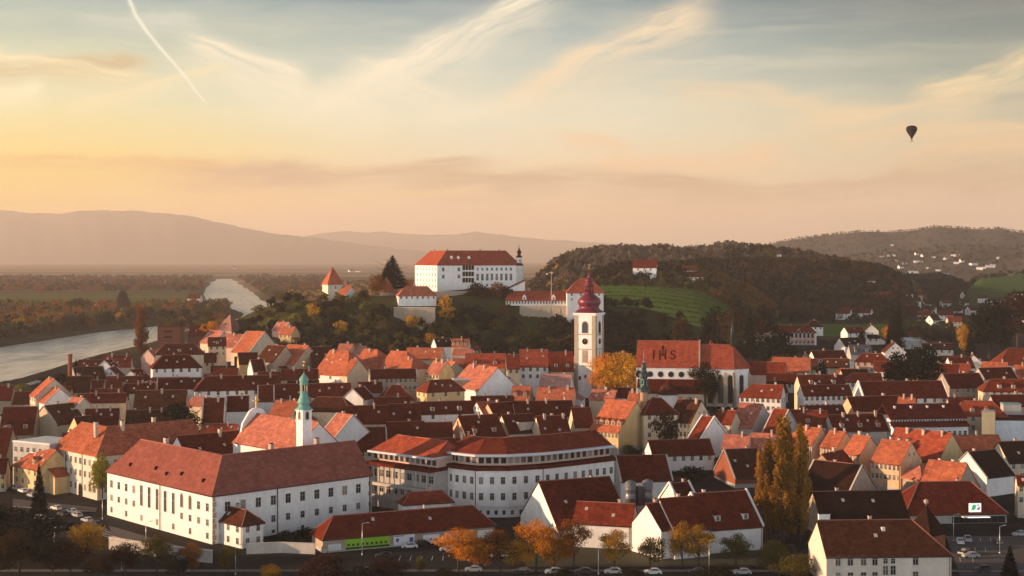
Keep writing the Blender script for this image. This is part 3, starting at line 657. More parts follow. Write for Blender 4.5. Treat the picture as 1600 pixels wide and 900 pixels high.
# --- left of the office block
H('dark roof with a white verge left of the green onion spire', 403, 602, 10, 428, 13, 626, 'dark', 'white', 'v')
H('dark roof behind the green onion spire, upper left', 403, 581, 8, 438, 14, 603, 'dark', 'cream', 'c1')
H('dark roof with a pale eaves line behind the green onion spire', 440, 577, 8, 497, 14, 592, 'dark', 'cream', 'c2')
H('brown red roof behind the monastery church', 430, 600, 8, 482, 13, 623, 'dark', 'cream', 'c1')
H('dark roof right of the lantern of the green onion spire', 486, 599, 8, 548, 14, 619, 'dark', 'cream', 'c1')
H('orange brown hipped roof right of the green onion dome', 496, 620, -10, 536, 13, 641, 'brown', 'cream', 'hlhr')
H('orange roof with two white chimneys left of the green onion dome', 432, 625, -22, 466, 13, 647, 'orange', 'cream', 'c2')
H('white gabled house under the long tan building', 551, 607, 72, -11, 13, 9, 'dark', 'white', 'v')
H('red pointed hipped roof beside the white gabled house under the tan building', 612, 602, 10, 622, 13, 624, 'red', 'cream', 'hlhr')
H('dark roof under the tan building, left of the red pointed roof', 560, 597, 10, 596, 12, 612, 'dark', 'grey', 'c1')
H('dark red roof, left of a pair right of the monastery church', 541, 634, 8, 606, 13, 661, 'dark', 'cream', 'c1')
H('dark red roof, right of a pair above the orange office wing', 607, 631, 8, 656, 13, 661, 'dark', 'cream', 'c1')
H('cream house with four small windows left of the orange office wing', 549, 668, 8, 603, 12, 703, 'dark', 'cream', 'f5x1v')
H('cream house with a row of tall windows behind the orange office wing', 604, 659, 8, 662, 13, 693, 'dark', 'yellow', 'f6x2c1')
H('dark roof right of the cream house with tall windows', 662, 660, 8, 706, 12, 684, 'dark', 'cream', 'c1')
H('low dark roof directly behind the curved office block', 674, 685, 10, 766, 11, 699, 'dark', 'white', 'c2')
H('pink lit roof on the right of the monastery church gable', 527, 645, -46, -9, 17, 16, 'pink', 'white', 'v')
H('big brown roof behind the dark garden tree', 212, 610, 8, 292, 14, 640, 'brown', 'cream', 'c1')
H('dark roof below the white school, behind the big brown roof', 203, 599, 10, 242, 13, 613, 'dark', 'cream', 'c2')
H('dim brown roof left of the dark garden tree', 198, 641, 10, 262, 12, 667, 'brown', 'tan', 'c3')
H('dark red roof with a skylight band right of the dark garden tree', 318, 622, 8, 352, 14, 658, 'dark', 'white', 'c1v')
H('dark roof between the long white hall and the monastery church front', 354, 619, 10, 390, 13, 641, 'dark', 'white', 'c1v')
H('red roof strip in front of the dark garden tree', 320, 661, -16, 372, 11, 676, 'ember', 'cream', 'c1')
H('small pink roof in front of the long white hall', 300, 620, -20, 330, 12, 632, 'pink', 'cream', 'c2')
# --- right half
H('low white villa with a dark pyramid roof on the meadow edge', 1268, 501, 0, 1276, 12, 510, 'black', 'white', 'hlhrf3x1')
H('small rose roofed house left of the arcaded villa', 1166, 527, 10, 1179, 10, 538, 'pink', 'cream', 'f2x1')
H('orange roofed farmhouse with a cream gable facing right', 1207, 558, -16, 1266, 13, 579, 'orange', 'cream', 'Bf4x1')
H('dark roofed house with a small white gable at its left end', 1268, 548, 12, 1318, 12, 559, 'dark', 'white', '')
H('low brown roof with a cream gable left of the cream villa', 1286, 560, -14, 1327, 11, 573, 'brown', 'cream', 'B')
H('cream villa with a hipped roof among the dark garden trees', 1347, 552, -16, 1378, 14, 564, 'dark', 'rose', 'hlhrf5x2e3x2')
H('white house with a bright gable at the meadow, left of two', 1319, 511, 22, 1346, 9, 9, 'dark', 'white', 'f3x1')
H('white gabled house at the meadow, beside the orange tree', 1362, 507, 80, -12, 9, 11, 'brown', 'white', '')
H('flat white house below the orange tree', 1354, 523, 4, 1372, 7, 528, 'black', 'white', 'f2x1')
H('dark house with a white gable left of the slate roof', 1312, 528, 26, 1342, 11, 11, 'black', 'white', 'c1')
H('slate grey roof right of the meadow', 1326, 539, 0, 1360, 10, 553, 'slate', 'grey', '')
H('white chalet gable with a dark balcony among trees', 1399, 535, 84, -12, 11, 13, 'brown', 'white', 'A')
H('white roofed low hall among the dark trees', 1408, 527, 2, 1438, 8, 531, 'fascia', 'grey', '')
H('long low cream house with two small windows, in the dark trees', 1440, 536, -8, 1488, 10, 545, 'black', 'pale', 'f4x1')
H('light blue gabled house near the big red hipped roof', 1521, 554, 74, -12, 10, 10, 'dark', 'bluewhite', '')
H('dark brown roof left of the light blue gable', 1467, 556, 6, 1510, 10, 577, 'brown', 'tan', 'c1')
H('square orange roof patch catching the sun, right side', 1498, 568, -22, 1516, 9, 583, 'ember', 'peach', '')
H('big red hipped roof on a cream villa at the right margin', 1576, 544, -5, 1640, 15, 569, 'red', 'cream', 'hlf6x2')
H('grey house with a pale left gable under a dark roof', 1472, 584, 14, 1530, 14, 605, 'dark', 'tan', 'f7x2v')
H('dark house with a cream gable behind the red hipped cream house', 1528, 575, 16, 1580, 13, 591, 'dark', 'grey', 'v')
H('cream house with a red hipped roof and a row of windows, right margin', 1548, 592, -6, 1612, 14, 610, 'red', 'cream', 'hlf7x1')
H('upper red brown roof of the white convent row', 1246, 586, 5, 1316, 16, 603, 'dark', 'cream', 'c3')
H('long white convent with a row of dark windows under a red roof', 1251, 602, 8, 1326, 14, 617, 'dark', 'white', 'f9x2s3', name='convent', cat='convent')
H('white convent wing with a red roof turning left', 1176, 600, -22, 1224, 14, 619, 'red', 'white', 'hlf8x2e2x1s2')
H('red roof with a white end wall behind the long red roof', 1331, 583, 0, 1376, 13, 596, 'red', 'white', 'hlf3x1')
H('very long dark red roof with a white left gable', 1341, 596, 6, 1472, 15, 621, 'dark', 'white', 'f9x1p')
H('red roof with a peach gable catching the sun, right of the convent', 1324, 620, 15, 1406, 13, 641, 'dark', 'peach', 'c1')
H('orange pink roof with a chimney between dark roofs, right half', 1404, 620, -26, 1430, 13, 639, 'orange', 'peach', 'c2')
H('long very dark roof above the sunlit terrace of houses', 1294, 648, 10, 1378, 13, 673, 'dark', 'grey', 'c3')
H('pinkish dark roof left of the long very dark roof', 1236, 640, -16, 1292, 13, 664, 'red', 'rose', 'c2')
H('small dark roofs under the convent wall', 1250, 634, 12, 1316, 11, 650, 'dark', 'tan', 'c1')
H('red mansard house with cream walls beside the grey blue hall', 1506, 626, -10, 1550, 15, 648, 'ember', 'cream', 'hlhrf4x2d2')
H('dark roof behind the small green copper roof, right margin', 1548, 617, 5, 1612, 12, 634, 'dark', 'grey', 'c1')
H('red roof above the mansard house, right', 1420, 600, 8, 1440, 8, 606, 'dark', 'tan', '')
H('large orange roof with a plain yellow gable facing right', 1400, 668, -44, 1487, 15, 19, 'ember', 'yellow', 'c3')
H('sunlit peach house with an orange roof, first of the terrace behind the poplars', 1254, 666, -50, 1284, 14, 11, 'orange', 'peach', 'f4x2c2hl')
H('sunlit peach house, second of the terrace right of the poplars', 1297, 672, -50, 1322, 14, 11, 'orange', 'peach', 'f5x2c2')
H('sunlit peach house with a red shuttered window, third of the terrace', 1334, 679, -50, 1360, 14, 12, 'orange', 'peach', 'f5x2c2')
H('cream house with an orange roof and curved gable at the end of the terrace', 1378, 686, -44, 1424, 15, 14, 'orange', 'peach', 'f7x3c3B')
H('house with a dark roof and a broad dull rose gable facing right', 1452, 718, -42, 1511, 14, 17, 'orange', 'tan', 'f5x2B')
H('dark house with a stone grey gable right of the poplars', 1272, 718, -42, 1347, 13, 20, 'black', 'tan', 'v')
H('long black roof in deep shade in front of the stone grey gable', 1270, 768, 6, 1406, 11, 812, 'black', 'tan', 's2')
H('dark brown barn with a brick wall glowing orange', 1132, 702, 14, 1190, 11, 748, 'brown', 'brick', 'kv', name='barn', cat='barn')
H('large dark red hall roof with a long slit of skylights', 962, 712, 9, 1041, 14, 751, 'dark', 'white', 'v')
H('dark house at the right margin below the grey blue hall', 1560, 690, 12, 1640, 13, 722, 'black', 'cream', 'f6x2')
H('dark roof with a white verge right of the rose gable', 1512, 706, 30, 1556, 13, 745, 'black', 'white', 'v')
H('cream house with two rows of windows low at the right margin', 1588, 742, -10, 1640, 12, 756, 'dark', 'cream', 'f5x2')
# --- white exhibition halls
H('white hall with a tall blank gable facing the sun', 842, 752, 24, 952, 14, 24, 'dark', 'white', 'k', name='hall', cat='hall')
H('low red roof leaning on the white hall with the tall blank gable', 902, 783, -16, 992, 11, 815, 'red', 'white', '')
H('narrow white gabled hall beside the silver tanks', 1010, 787, 32, -9, 13, 12, 'dark', 'white', '', name='hall', cat='hall')
H('white hall with a steep gable, right of the narrow gabled one', 1031, 779, 24, 1084, 14, 15, 'dark', 'white', '', name='hall', cat='hall')
H('white hall with a sloping parapet and a tall glazed slot', 1080, 771, 20, 1166, 14, 17, 'dark', 'white', 'p', name='hall', cat='hall')
H('short white hall with a slanted parapet behind the silver tanks', 1046, 755, 24, 1076, 14, 13, 'dark', 'white', 'p', name='hall', cat='hall')
# ---------------------------------------------------------------- landmark buildings
def part_of(root, n): return [o for o in COL.objects if o.parent == root and o.name.split('.')[0] == n][0]
def lshape(root, Lx, Ly, w, wy, he, hr, hx, hy, roof, wall, base=-5):
    """two wings meeting at the outer corner (0,0): one along +x (depth w), one along +y (depth wy)"""
    b = MB(); b.prism([(0, 0), (Lx, 0), (Lx, w), (wy, w), (wy, Ly), (0, Ly)], base, he-.02, 0)
    if not hx: b.slab([(0, he-.03), (w, he-.03), (w/2, hr-.35)], 'x', Lx-.4, Lx)
    if not hy: b.slab([(0, he-.03), (wy, he-.03), (wy/2, hr-.35)], 'y', Ly-.4, Ly)
    b.prism([(-.12, -.12), (Lx+.12, -.12), (Lx+.12, .3), (.3, .3), (.3, Ly+.12), (-.12, Ly+.12)], he-.45, he-.1, 0)      # cornice
    b.build('wall', ['w_'+wall], root)
    o = .5; e = he-.35
    V = [(-o, -o, e), (Lx+(o if hx else .2), -o, e), (Lx+(o if hx else .2), w+o, e), (wy+o, w+o, e), (wy+o, Ly+(o if hy else .2), e), (-o, Ly+(o if hy else .2), e),
         (wy/2, w/2, hr), (Lx+(0 if hx else .2)-hx, w/2, hr), (wy/2, Ly+(0 if hy else .2)-hy, hr)]
    B = [(x, y, z-.3) for x, y, z in V]; b = MB()
    fs = [(0, 1, 7, 6), (2, 3, 6, 7), (3, 4, 8, 6), (5, 0, 6, 8)] + ([(1, 2, 7)] if hx else []) + ([(4, 5, 8)] if hy else [])
    b.poly(V+B, fs + [tuple(i+9 for i in f[::-1]) for f in fs])
    ring = [0, 1] + ([2] if hx else [7, 2]) + [3, 4] + ([5] if hy else [8, 5])
    for i, a in enumerate(ring):
        c = ring[(i+1) % len(ring)]; b.f.append((a, a+9, c+9, c)); b.m.append(0)
    for p, q in ((6, 7), (6, 8), (0, 6), (3, 6)): b.tube(np.array(V[p])+(0, 0, .03), np.array(V[q])+(0, 0, .03), .16, .16, 5, 1)
    return b.build('roof', [roof, 'mortar'], root)

def make_monastery():
    X, D, g = at(332, 773, 13); root = empty('monastery', (X, D, g), R(43), 'huge white monastery block with a faded pink roof slope facing left', 'monastery')
    Lx, Ly, w = 52, 58, 16; he, hr = 13, 21.8
    rf = lshape(root, Lx, Ly, w, w, he, hr, 0, 5, 'faded', 'white')
    for i in range(10):
        x = 4.5+i*4.75; window(root, x, 0, 8.2, 0, 1.5, 2.4)
        window(root, x, 0, 3.6, 0, 1.2, 1.7)
        if i % 2: window(root, x, 0, 0.6, 0, .9, .8, 1)
    for i in range(13):
        y = 2.5+i*4.4
        if i in (4, 5, 6, 7, 8): window(root, 0, y, 5.4, -pi/2, 1.3, 5.6)
        elif i in (2, 3): arch_win(root, 0, y, 7.8, -pi/2, 1.3, 3.4)
        else: window(root, 0, y, 8.4, -pi/2, 1.3, 2.0); window(root, 0, y, 4.6, -pi/2, 1.2, 1.6)
        if i in (2, 3): window(root, 0, y, 4.6, -pi/2, 1.2, 1.6)
        if i % 2 == 0: window(root, 0, y, 1.2, -pi/2, 1.0, 1.5)
    for x in (20, 51.2):
        b = MB(); b.tube((x, -.25, -1), (x, -.25, he-.5), .13, .13, 6); b.build('downpipe', ['darkmetal'], root)
    b = MB(); b.tube((-.25, 27, -1), (-.25, 27, he-.5), .12, .12, 6); b.tube((-.6, -.6, he-.4), (Lx, -.6, he-.4), .12, .12, 6); b.tube((-.6, -.6, he-.4), (-.6, Ly, he-.4), .12, .12, 6); b.build('gutter', ['darkmetal'], root)
    b = MB()
    for k in range(9):
        b.box(Lx-.8-(.35 if k % 2 else 0), Lx+.06, -.1, .06, k*1.45-.4, k*1.45+.9, 0); b.box(-.06, .8+(.35 if k % 2 else 0), -.1, .06, k*1.45-.4, k*1.45+.9, 0)
    b.build('corner_quoins', ['w_tan'], root)
    for i, y in enumerate((8, 20, 27, 34, 48)):
        b = MB(); q = (.25, .3, .22, .3, .25)[i]; xx = w/2*q; z = he+(hr-he)*q
        b.slab([(y-.5, z-.1), (y+.5, z-.1), (y, z+.9)], 'x', xx-.3, xx+1.2, 0); b.build('roof_vent', ['black'], rf)
    for x, y in ((24, 9), (9, 40), (40, 10)): chimney(rf, x, y, hr-1.2, 2.6, 1.1, 1.3)
    # the low annex in front of the corner is a house of its own
make_monastery()
H('small white annex with a hipped brown roof against the monastery corner', 347, 789, -44, 385, 9.2, 809, 'brown', 'white', 'hlhrf4x2e2x2', name='annex', cat='annex')
H('long dark roof of the rear monastery wing', 277, 681, 40, 398, 18, 16, 'dark', 'white', 'c1', name='monastery_wing', cat='monastery')
H('long shaded brown roof between the rear monastery wing and the church', 385, 676, 43, 462, 16, 15, 'brown', 'white', '', name='monastery_wing', cat='monastery')
def make_corner_block():
    X, D, g = at(152, 711, 14); root = empty('corner_building', (X, D, g), R(44), 'cream corner building with three window rows and an orange roof end, by the left street', 'building')
    rf = lshape(root, 38, 29, 15, 15, 14, 21.5, 0, 4, 'orange', 'pale')
    for i in range(9):
        y = 1.8+i*3.05
        for z in (10.2, 6.4, 2.2): window(root, 0, y, z, -pi/2, 1.1, 1.8) if not (z < 3 and i == 3) else arch_win(root, 0, y, .2, -pi/2, 2.2, 3.6)
    for i in range(4):
        for z in (10.2, 6.4, 2.2): window(root, 3+i*3.2, 0, z, 0, 1.1, 1.8)
    for y in (9.5, 20.5):
        b = MB(); b.tube((-.2, y, -1), (-.2, y, 13.6), .1, .1, 6); b.build('downpipe', ['darkmetal'], root)
    for x, y in ((4, 8.5), (12, 6.5), (24, 8)): chimney(rf, x, y, 20.6, 2.4, 1.0, 1.2)
make_corner_block()

def onion(b, prof, n, m=0, c=(0, 0), rot=0): b.lathe(prof, n, c, rot, m, True)
def make_monastery_church():
    th = -47
    root = H('pink roofed monastery church with a scrolled white front and a plain white rear gable', 402, 646, th, 498, 24, 18, 'pink', 'white', '', name='monastery_church', cat='church')
    he = 24-9*math.tan(R(42))
    b = MB(); P = [(-9.5, he-1), (9.5, he-1), (9.3, he+1.5), (8.0, he+2.6), (7.0, he+6.2), (5.0, he+8.6), (3.6, he+10.4), (1.8, he+11.3), (0, he+11.6), (-1.8, he+11.3), (-3.6, he+10.4), (-5.0, he+8.6), (-7.0, he+6.2), (-8.0, he+2.6), (-9.3, he+1.5)]
    P = [(y*.74, he+(z-he)*.86) for y, z in P]; b.slab(P, 'x', -1.1, -.25); f = b.build('gable_front', ['w_white'], root)
    b = MB(); z = he+11.6*.86; b.box(-.85, -.5, -.18, .18, z, z+3.6); b.box(-.85, -.5, -1.1, 1.1, z+2.1, z+2.5); b.build('cross', ['gold'], f)
    # bell tower : square shaft, octagonal belfry, green onion with lantern
    X, D, g = at(475, 760, 0); D = 417; X = (475-800)/F*D; g = float(gz(X, D)); Z = lambda y: zt(y, D)-g
    t = empty('bell_tower', (X, D, g), R(-47), 'slender white bell tower with a green copper onion dome and lantern', 'tower')
    s = 1.62; b = MB(); b.box(-s, s, -s, s, -2, Z(658)); b.box(-s-.18, s+.18, -s-.18, s+.18, Z(658), Z(656)); b.box(-s+.02, s-.02, -s+.02, s-.02, Z(656), Z(641)); b.box(-s-.25, s+.25, -s-.25, s+.25, Z(641), Z(639.5))
    b.build('shaft', ['w_white'], t)
    for rz, x, y in ((0, 0, -s), (-pi/2, -s, 0), (pi/2, s, 0)): arch_win(t, x, y, Z(654), rz, .8, 1.9, 'w_tan', 'belfry_opening')
    k = D/F
    b = MB(); onion(b, [(s*1.5, Z(640)), (s*1.38, Z(638)), (s*.98, Z(634.5)), (s*.95, Z(631)), (s*1.22, Z(629.5)), (s*1.2, Z(627)), (s*.86, Z(621)), (s*.72, Z(617)), (s*.72, Z(611.5)), (s*.78, Z(611))], 8, 0, rot=pi/8)
    dm = b.build('onion_dome', ['copper'], t)
    b = MB()
    for i in range(8):
        a = pi/8+i*pi/4; b.tube((s*.62*cos(a), s*.62*sin(a), Z(611.2)), (s*.62*cos(a), s*.62*sin(a), Z(601)), .16, .14, 5, 0)
    b.lathe([(s*.32, Z(611)), (s*.32, Z(601))], 8, m=1)
    b.build('lantern', ['w_cream', 'black'], dm)
    b = MB(); onion(b, [(s*.85, Z(601.5)), (s*.8, Z(600)), (s*.74, Z(597)), (s*.9, Z(594.5)), (s*.86, Z(592)), (s*.5, Z(587.5)), (s*.2, Z(584.5)), (.1, Z(581))], 8, rot=pi/8); b.build('lantern_cap', ['copper'], dm)
    b = MB(); b.tube((0, 0, Z(583)), (0, 0, Z(562)), .09, .05, 6); b.lathe([(.02, Z(573.5)), (.38, Z(572)), (.38, Z(570.5)), (.02, Z(569))], 8); b.box(-.5, .5, -.05, .05, Z(565.6), Z(565)); b.build('finial', ['gold'], dm)
make_monastery_church()

def make_castle():
    D = 1000; X = (683-800)/F*D; g = zt(452, D); sc_ = D/F
    root = empty('castle', (X, D, g), R(20), 'white hilltop castle palace with long red roofs, one end glowing in the sun', 'castle')
    he, hr, w = zt(413.5, D)-g, zt(392.8, D-4)-g, 20
    rf = lshape(root, 62, 56, w, w, he, hr+.6, 7, 6, 'ember', 'white', -12)
    # left face, four rows of windows
    for i in range(7):
        for j, z in enumerate((he-4, he-8.2, he-12.2, he-16)): window(root, 0, 4+i*7.6, z, -pi/2, 1.5, 1.7+(.5 if j == 1 else 0))
    for x in (4.5, 16):
        for z in (he-4.6, he-9.6): window(root, x, 0, z, 0, 1.7, 2.4)
    # arcaded gallery
    b = MB(); x0, x1 = 18.5, 27.5
    for z in (he-3.2, he-7.6, he-12):
        b.box(x0, x1, -.10, .05, z-.6, z+2.6, 0); b.box(x0, x1, -.25, .02, z-1.0, z-.55, 1)
        for k in range(5): b.box(x0+k*(x1-x0-.3)/4, x0+k*(x1-x0-.3)/4+.3, -.2, .02, z-.6, z+2.6, 1)
    b.build('arcade', ['black', 'w_pale'], root)
    for i in range(8):
        x = 30+i*3.6
        window(root, x, 0, he-11.2, 0, 1.7, 4.6); window(root, x, 0, he-4.2, 0, 1.3, 1.9)
        if i in (0, 2, 3, 5): window(root, x, 0, he-15.4, 0, 1.2, 1.6)
    for x in (12, 17, 25): # roof dormers
        q = .45; y = w/2*q; z = he+(hr-he)*q; b = MB(); b.slab([(x-.9, z-.2), (x+.9, z-.2), (x+.9, z+1.2), (x, z+2), (x-.9, z+1.2)], 'y', y-.6, y+3); b.build('dormer', ['w_white'], rf)
    for x, y in ((11, 11.5), (36, 12), (50, 11), (10, 40)): chimney(rf, x, y, hr-.6, 2, 1.2, 1.2)
    # stair turret with a dark onion cap
    b = MB(); tx, ty = 62, 1.5; zt_ = lambda y: zt(y, D+18)-g
    b.lathe([(3.2, -10), (3.2, zt_(417)), (3.6, zt_(416.5)), (3.6, zt_(415))], 10, (tx, ty)); b.lathe([(1.9, zt_(415)), (1.9, zt_(401))], 8, (tx, ty)); tu = b.build('turret', ['w_white'], root)
    b = MB(); b.lathe([(3.7, zt_(415.5)), (2.4, zt_(412)), (2.0, zt_(411))], 10, (tx, ty)); b.lathe([(2.4, zt_(402.5)), (2.3, zt_(401)), (1.3, zt_(399)), (1.0, zt_(397)), (1.7, zt_(395)), (1.6, zt_(393)), (.7, zt_(390)), (.15, zt_(386)), (.05, zt_(380))], 8, (tx, ty)); b.build('turret_cap', ['black'], tu)
    for a in range(4): window(tu, tx+1.9*sin(a*pi/2), ty-1.9*cos(a*pi/2), zt_(410), a*pi/2, .8, 2.2, 1)
    # terrace wall and covered stair below the right end
    D2 = 985
    def bw(name, label, cat, pts, y_top, y_bot, D, m, thick=2.2, caps=True):
        A, B = [((p-800)/F*D, d) for p, d in pts]; L = math.hypot(B[0]-A[0], B[1]-A[1]); a = math.atan2(B[1]-A[1], B[0]-A[0]); z1 = zt(y_top, D); z0 = zt(y_bot, D)
        r = empty(name, (A[0], A[1], z0), a, label, cat); b = MB(); n = max(2, int(L/6)); zz = z1-z0
        b.slab([(-thick*.9, -6), (thick, -6), (thick, zz), (-.2, zz)], 'x', 0, L)
        for i in range(1, n): b.slab([(-thick*1.3, -6), (0, -6), (0, zz-1.2), (-.55, zz-1.2)], 'x', i*L/n-.5, i*L/n+.5)
        b.build('masonry', [m], r)
        if caps: b = MB(); b.box(-.2, L+.2, -.5, thick+.2, zz, zz+.3); b.build('coping', ['w_pale'], r)
        return r
    bw('castle_wall', 'sunlit stone retaining wall under the white gatehouse of the castle', 'wall', ((615, 946), (680, 942)), 481, 503, 944, 'w_stone')
    bw('castle_wall', 'shaded stone retaining wall below the castle palace', 'wall', ((680, 962), (735, 975)), 456, 474, 968, 'w_stone')
    bw('castle_wall', 'long stone wall under the low red roofed castle wing', 'wall', ((812, 962), (905, 956)), 478, 502, 959, 'w_stone')
    bw('castle_wall', 'low broken stone wall between the gate tower and the round bastion', 'wall', ((503, 985), (590, 972)), 468, 478, 978, 'w_stone', 1.4, False)
    # castle outbuildings
    def far(label, xa, xb, y_r, y_e, y_b, D, th, roof, wall, opt='', name='castle_building', pyr=False, w=None, cat='castle building'):
        X = (xa-800)/F*D; t = R(th); c, s = cos(t), sin(t); k = (xb-800)/F; L = 0.6 if pyr else (k*D-X)/(c-k*s)
        g = zt(y_b, D); hr = zt(y_r, D)-g; he = zt(y_e, D)-g
        r = empty(name, (X, D, g), t, label, cat); w = w or 2*(hr-he)/.9
        hl = w/2 if ('hl' in opt or pyr) else 0; hh = w/2 if ('hr' in opt or pyr) else 0
        link(wall_mesh(L, w, he, hr, hl, hh, -9, 'w_'+wall), 'wall', r); rf = link(roof_mesh(L, w, he, hr, hl, hh, mats=(roof, 'mortar')), 'roof', r)
        q = re.search(r'f(\d+)x(\d+)', opt)
        if q:
            n = int(q.group(1))
            for j in range(int(q.group(2))):
                for i in range(n): window(r, -hl+(i+.5)/n*(L+hl+hh), -w/2, he-2.3-3.2*j, 0, 1.1, 1.6)
        for m_ in re.finditer(r'D([\d.]+)', opt):
            f = float(m_.group(1)); b = MB(); x = f*L; z = he+.8; b.slab([(x-1.3, z-1), (x+1.3, z-1), (x+1.3, z+1.4), (x, z+3), (x-1.3, z+1.4)], 'y', -w/2+.3, -w/2+4, 0); dm = b.build('dormer', ['w_white'], rf); window(dm, x, -w/2+.3, z-.2, 0, .9, 1.2)
        return r, L, w, he, hr
    r, L, w, he, hr = far('square stone gate tower with a steep pointed red roof, left end of the castle hill', 519, 519, 418, 442, 469, 990, 30, 'orange', 'pale', pyr=True, w=10.5, name='gate_tower', cat='tower')
    for z in (he-4, he-8): window(r, .3, -w/2, z, 0, 1.2, 1.8)
    far('small white gabled house with an orange roof beside the gate tower', 536, 549, 447, 459, 474, 985, -42, 'orange', 'white', 'f2x1', w=10)
    # round bastion
    D3 = 975; g3 = zt(478, D3); b = MB(); zz = lambda y: zt(y, D3)-g3
    r = empty('round_bastion', ((604-800)/F*D3, D3, g3), 0, 'round stone bastion with a conical red roof left of the white gatehouse', 'tower')
    b.lathe([(6.6, -10), (5.8, 0), (5.7, zz(456)), (6.0, zz(455.6))], 18); b.build('wall', ['w_stone'], r)
    b = MB(); b.lathe([(6.7, zz(456.4)), (6.5, zz(455.4)), (0.2, zz(432.5))], 18); b.build('roof', ['orange'], r)
    for a in (-.6, .3): window(r, 5.75*sin(a), -5.75*cos(a), zz(464), a, .8, 1.0, 1)
    far('white gatehouse with an orange hipped roof on top of the sunlit retaining wall', 633, 668, 447.5, 461, 481, 958, 12, 'orange', 'white', 'hlhrf7x1', w=10.5, name='gatehouse', cat='gatehouse')
    far('small orange roof between the round bastion and the castle palace', 632, 647, 437, 448, 460, 985, -10, 'orange', 'cream')
    far('low red roofed castle wing with two dormers and a row of dark arches', 790, 893, 455, 468.5, 479, 972, 2, 'ember', 'white', 'f22x1D.28D.72', name='castle_wing', cat='castle building', w=14)
    far('white castle pavilion with a red hipped roof behind the bell tower cupola', 905, 922, 434, 456, 484, 960, 0, 'ember', 'white', 'hlhrf4x2', name='castle_pavilion', cat='castle building', w=17)
    # covered stair
    X0 = (788-800)/F*975; g4 = zt(455, 975); r = empty('stair_wing', (X0, 975, g4), R(6), 'white stair wing climbing to the castle turret under a dark sloped roof', 'castle building')
    b = MB(); b.slab([(-1, -6), (14, -6), (14, 7), (-1, 0)], 'y', -2.5, 3); b.build('wall', ['w_white'], r); b = MB(); b.slab([(-1.6, .1), (14.4, 7.35), (14.4, 8.0), (-1.6, .7)], 'y', -3.1, 3.5); b.build('roof', ['dark'], r)
    # mast
    b = MB(); x = (861.5-800)/F*955; b.tube((x, 955, zt(482, 955)), (x, 955, zt(424, 955)), .28, .14, 8); b.box(x-1.4, x+1.4, 954.8, 955.2, zt(426, 955), zt(425.2, 955))
    o = b.build('flagpole', ['trim']); attr_props(o, 'tall pale flagpole in front of the low castle wing', 'flagpole')
make_castle()

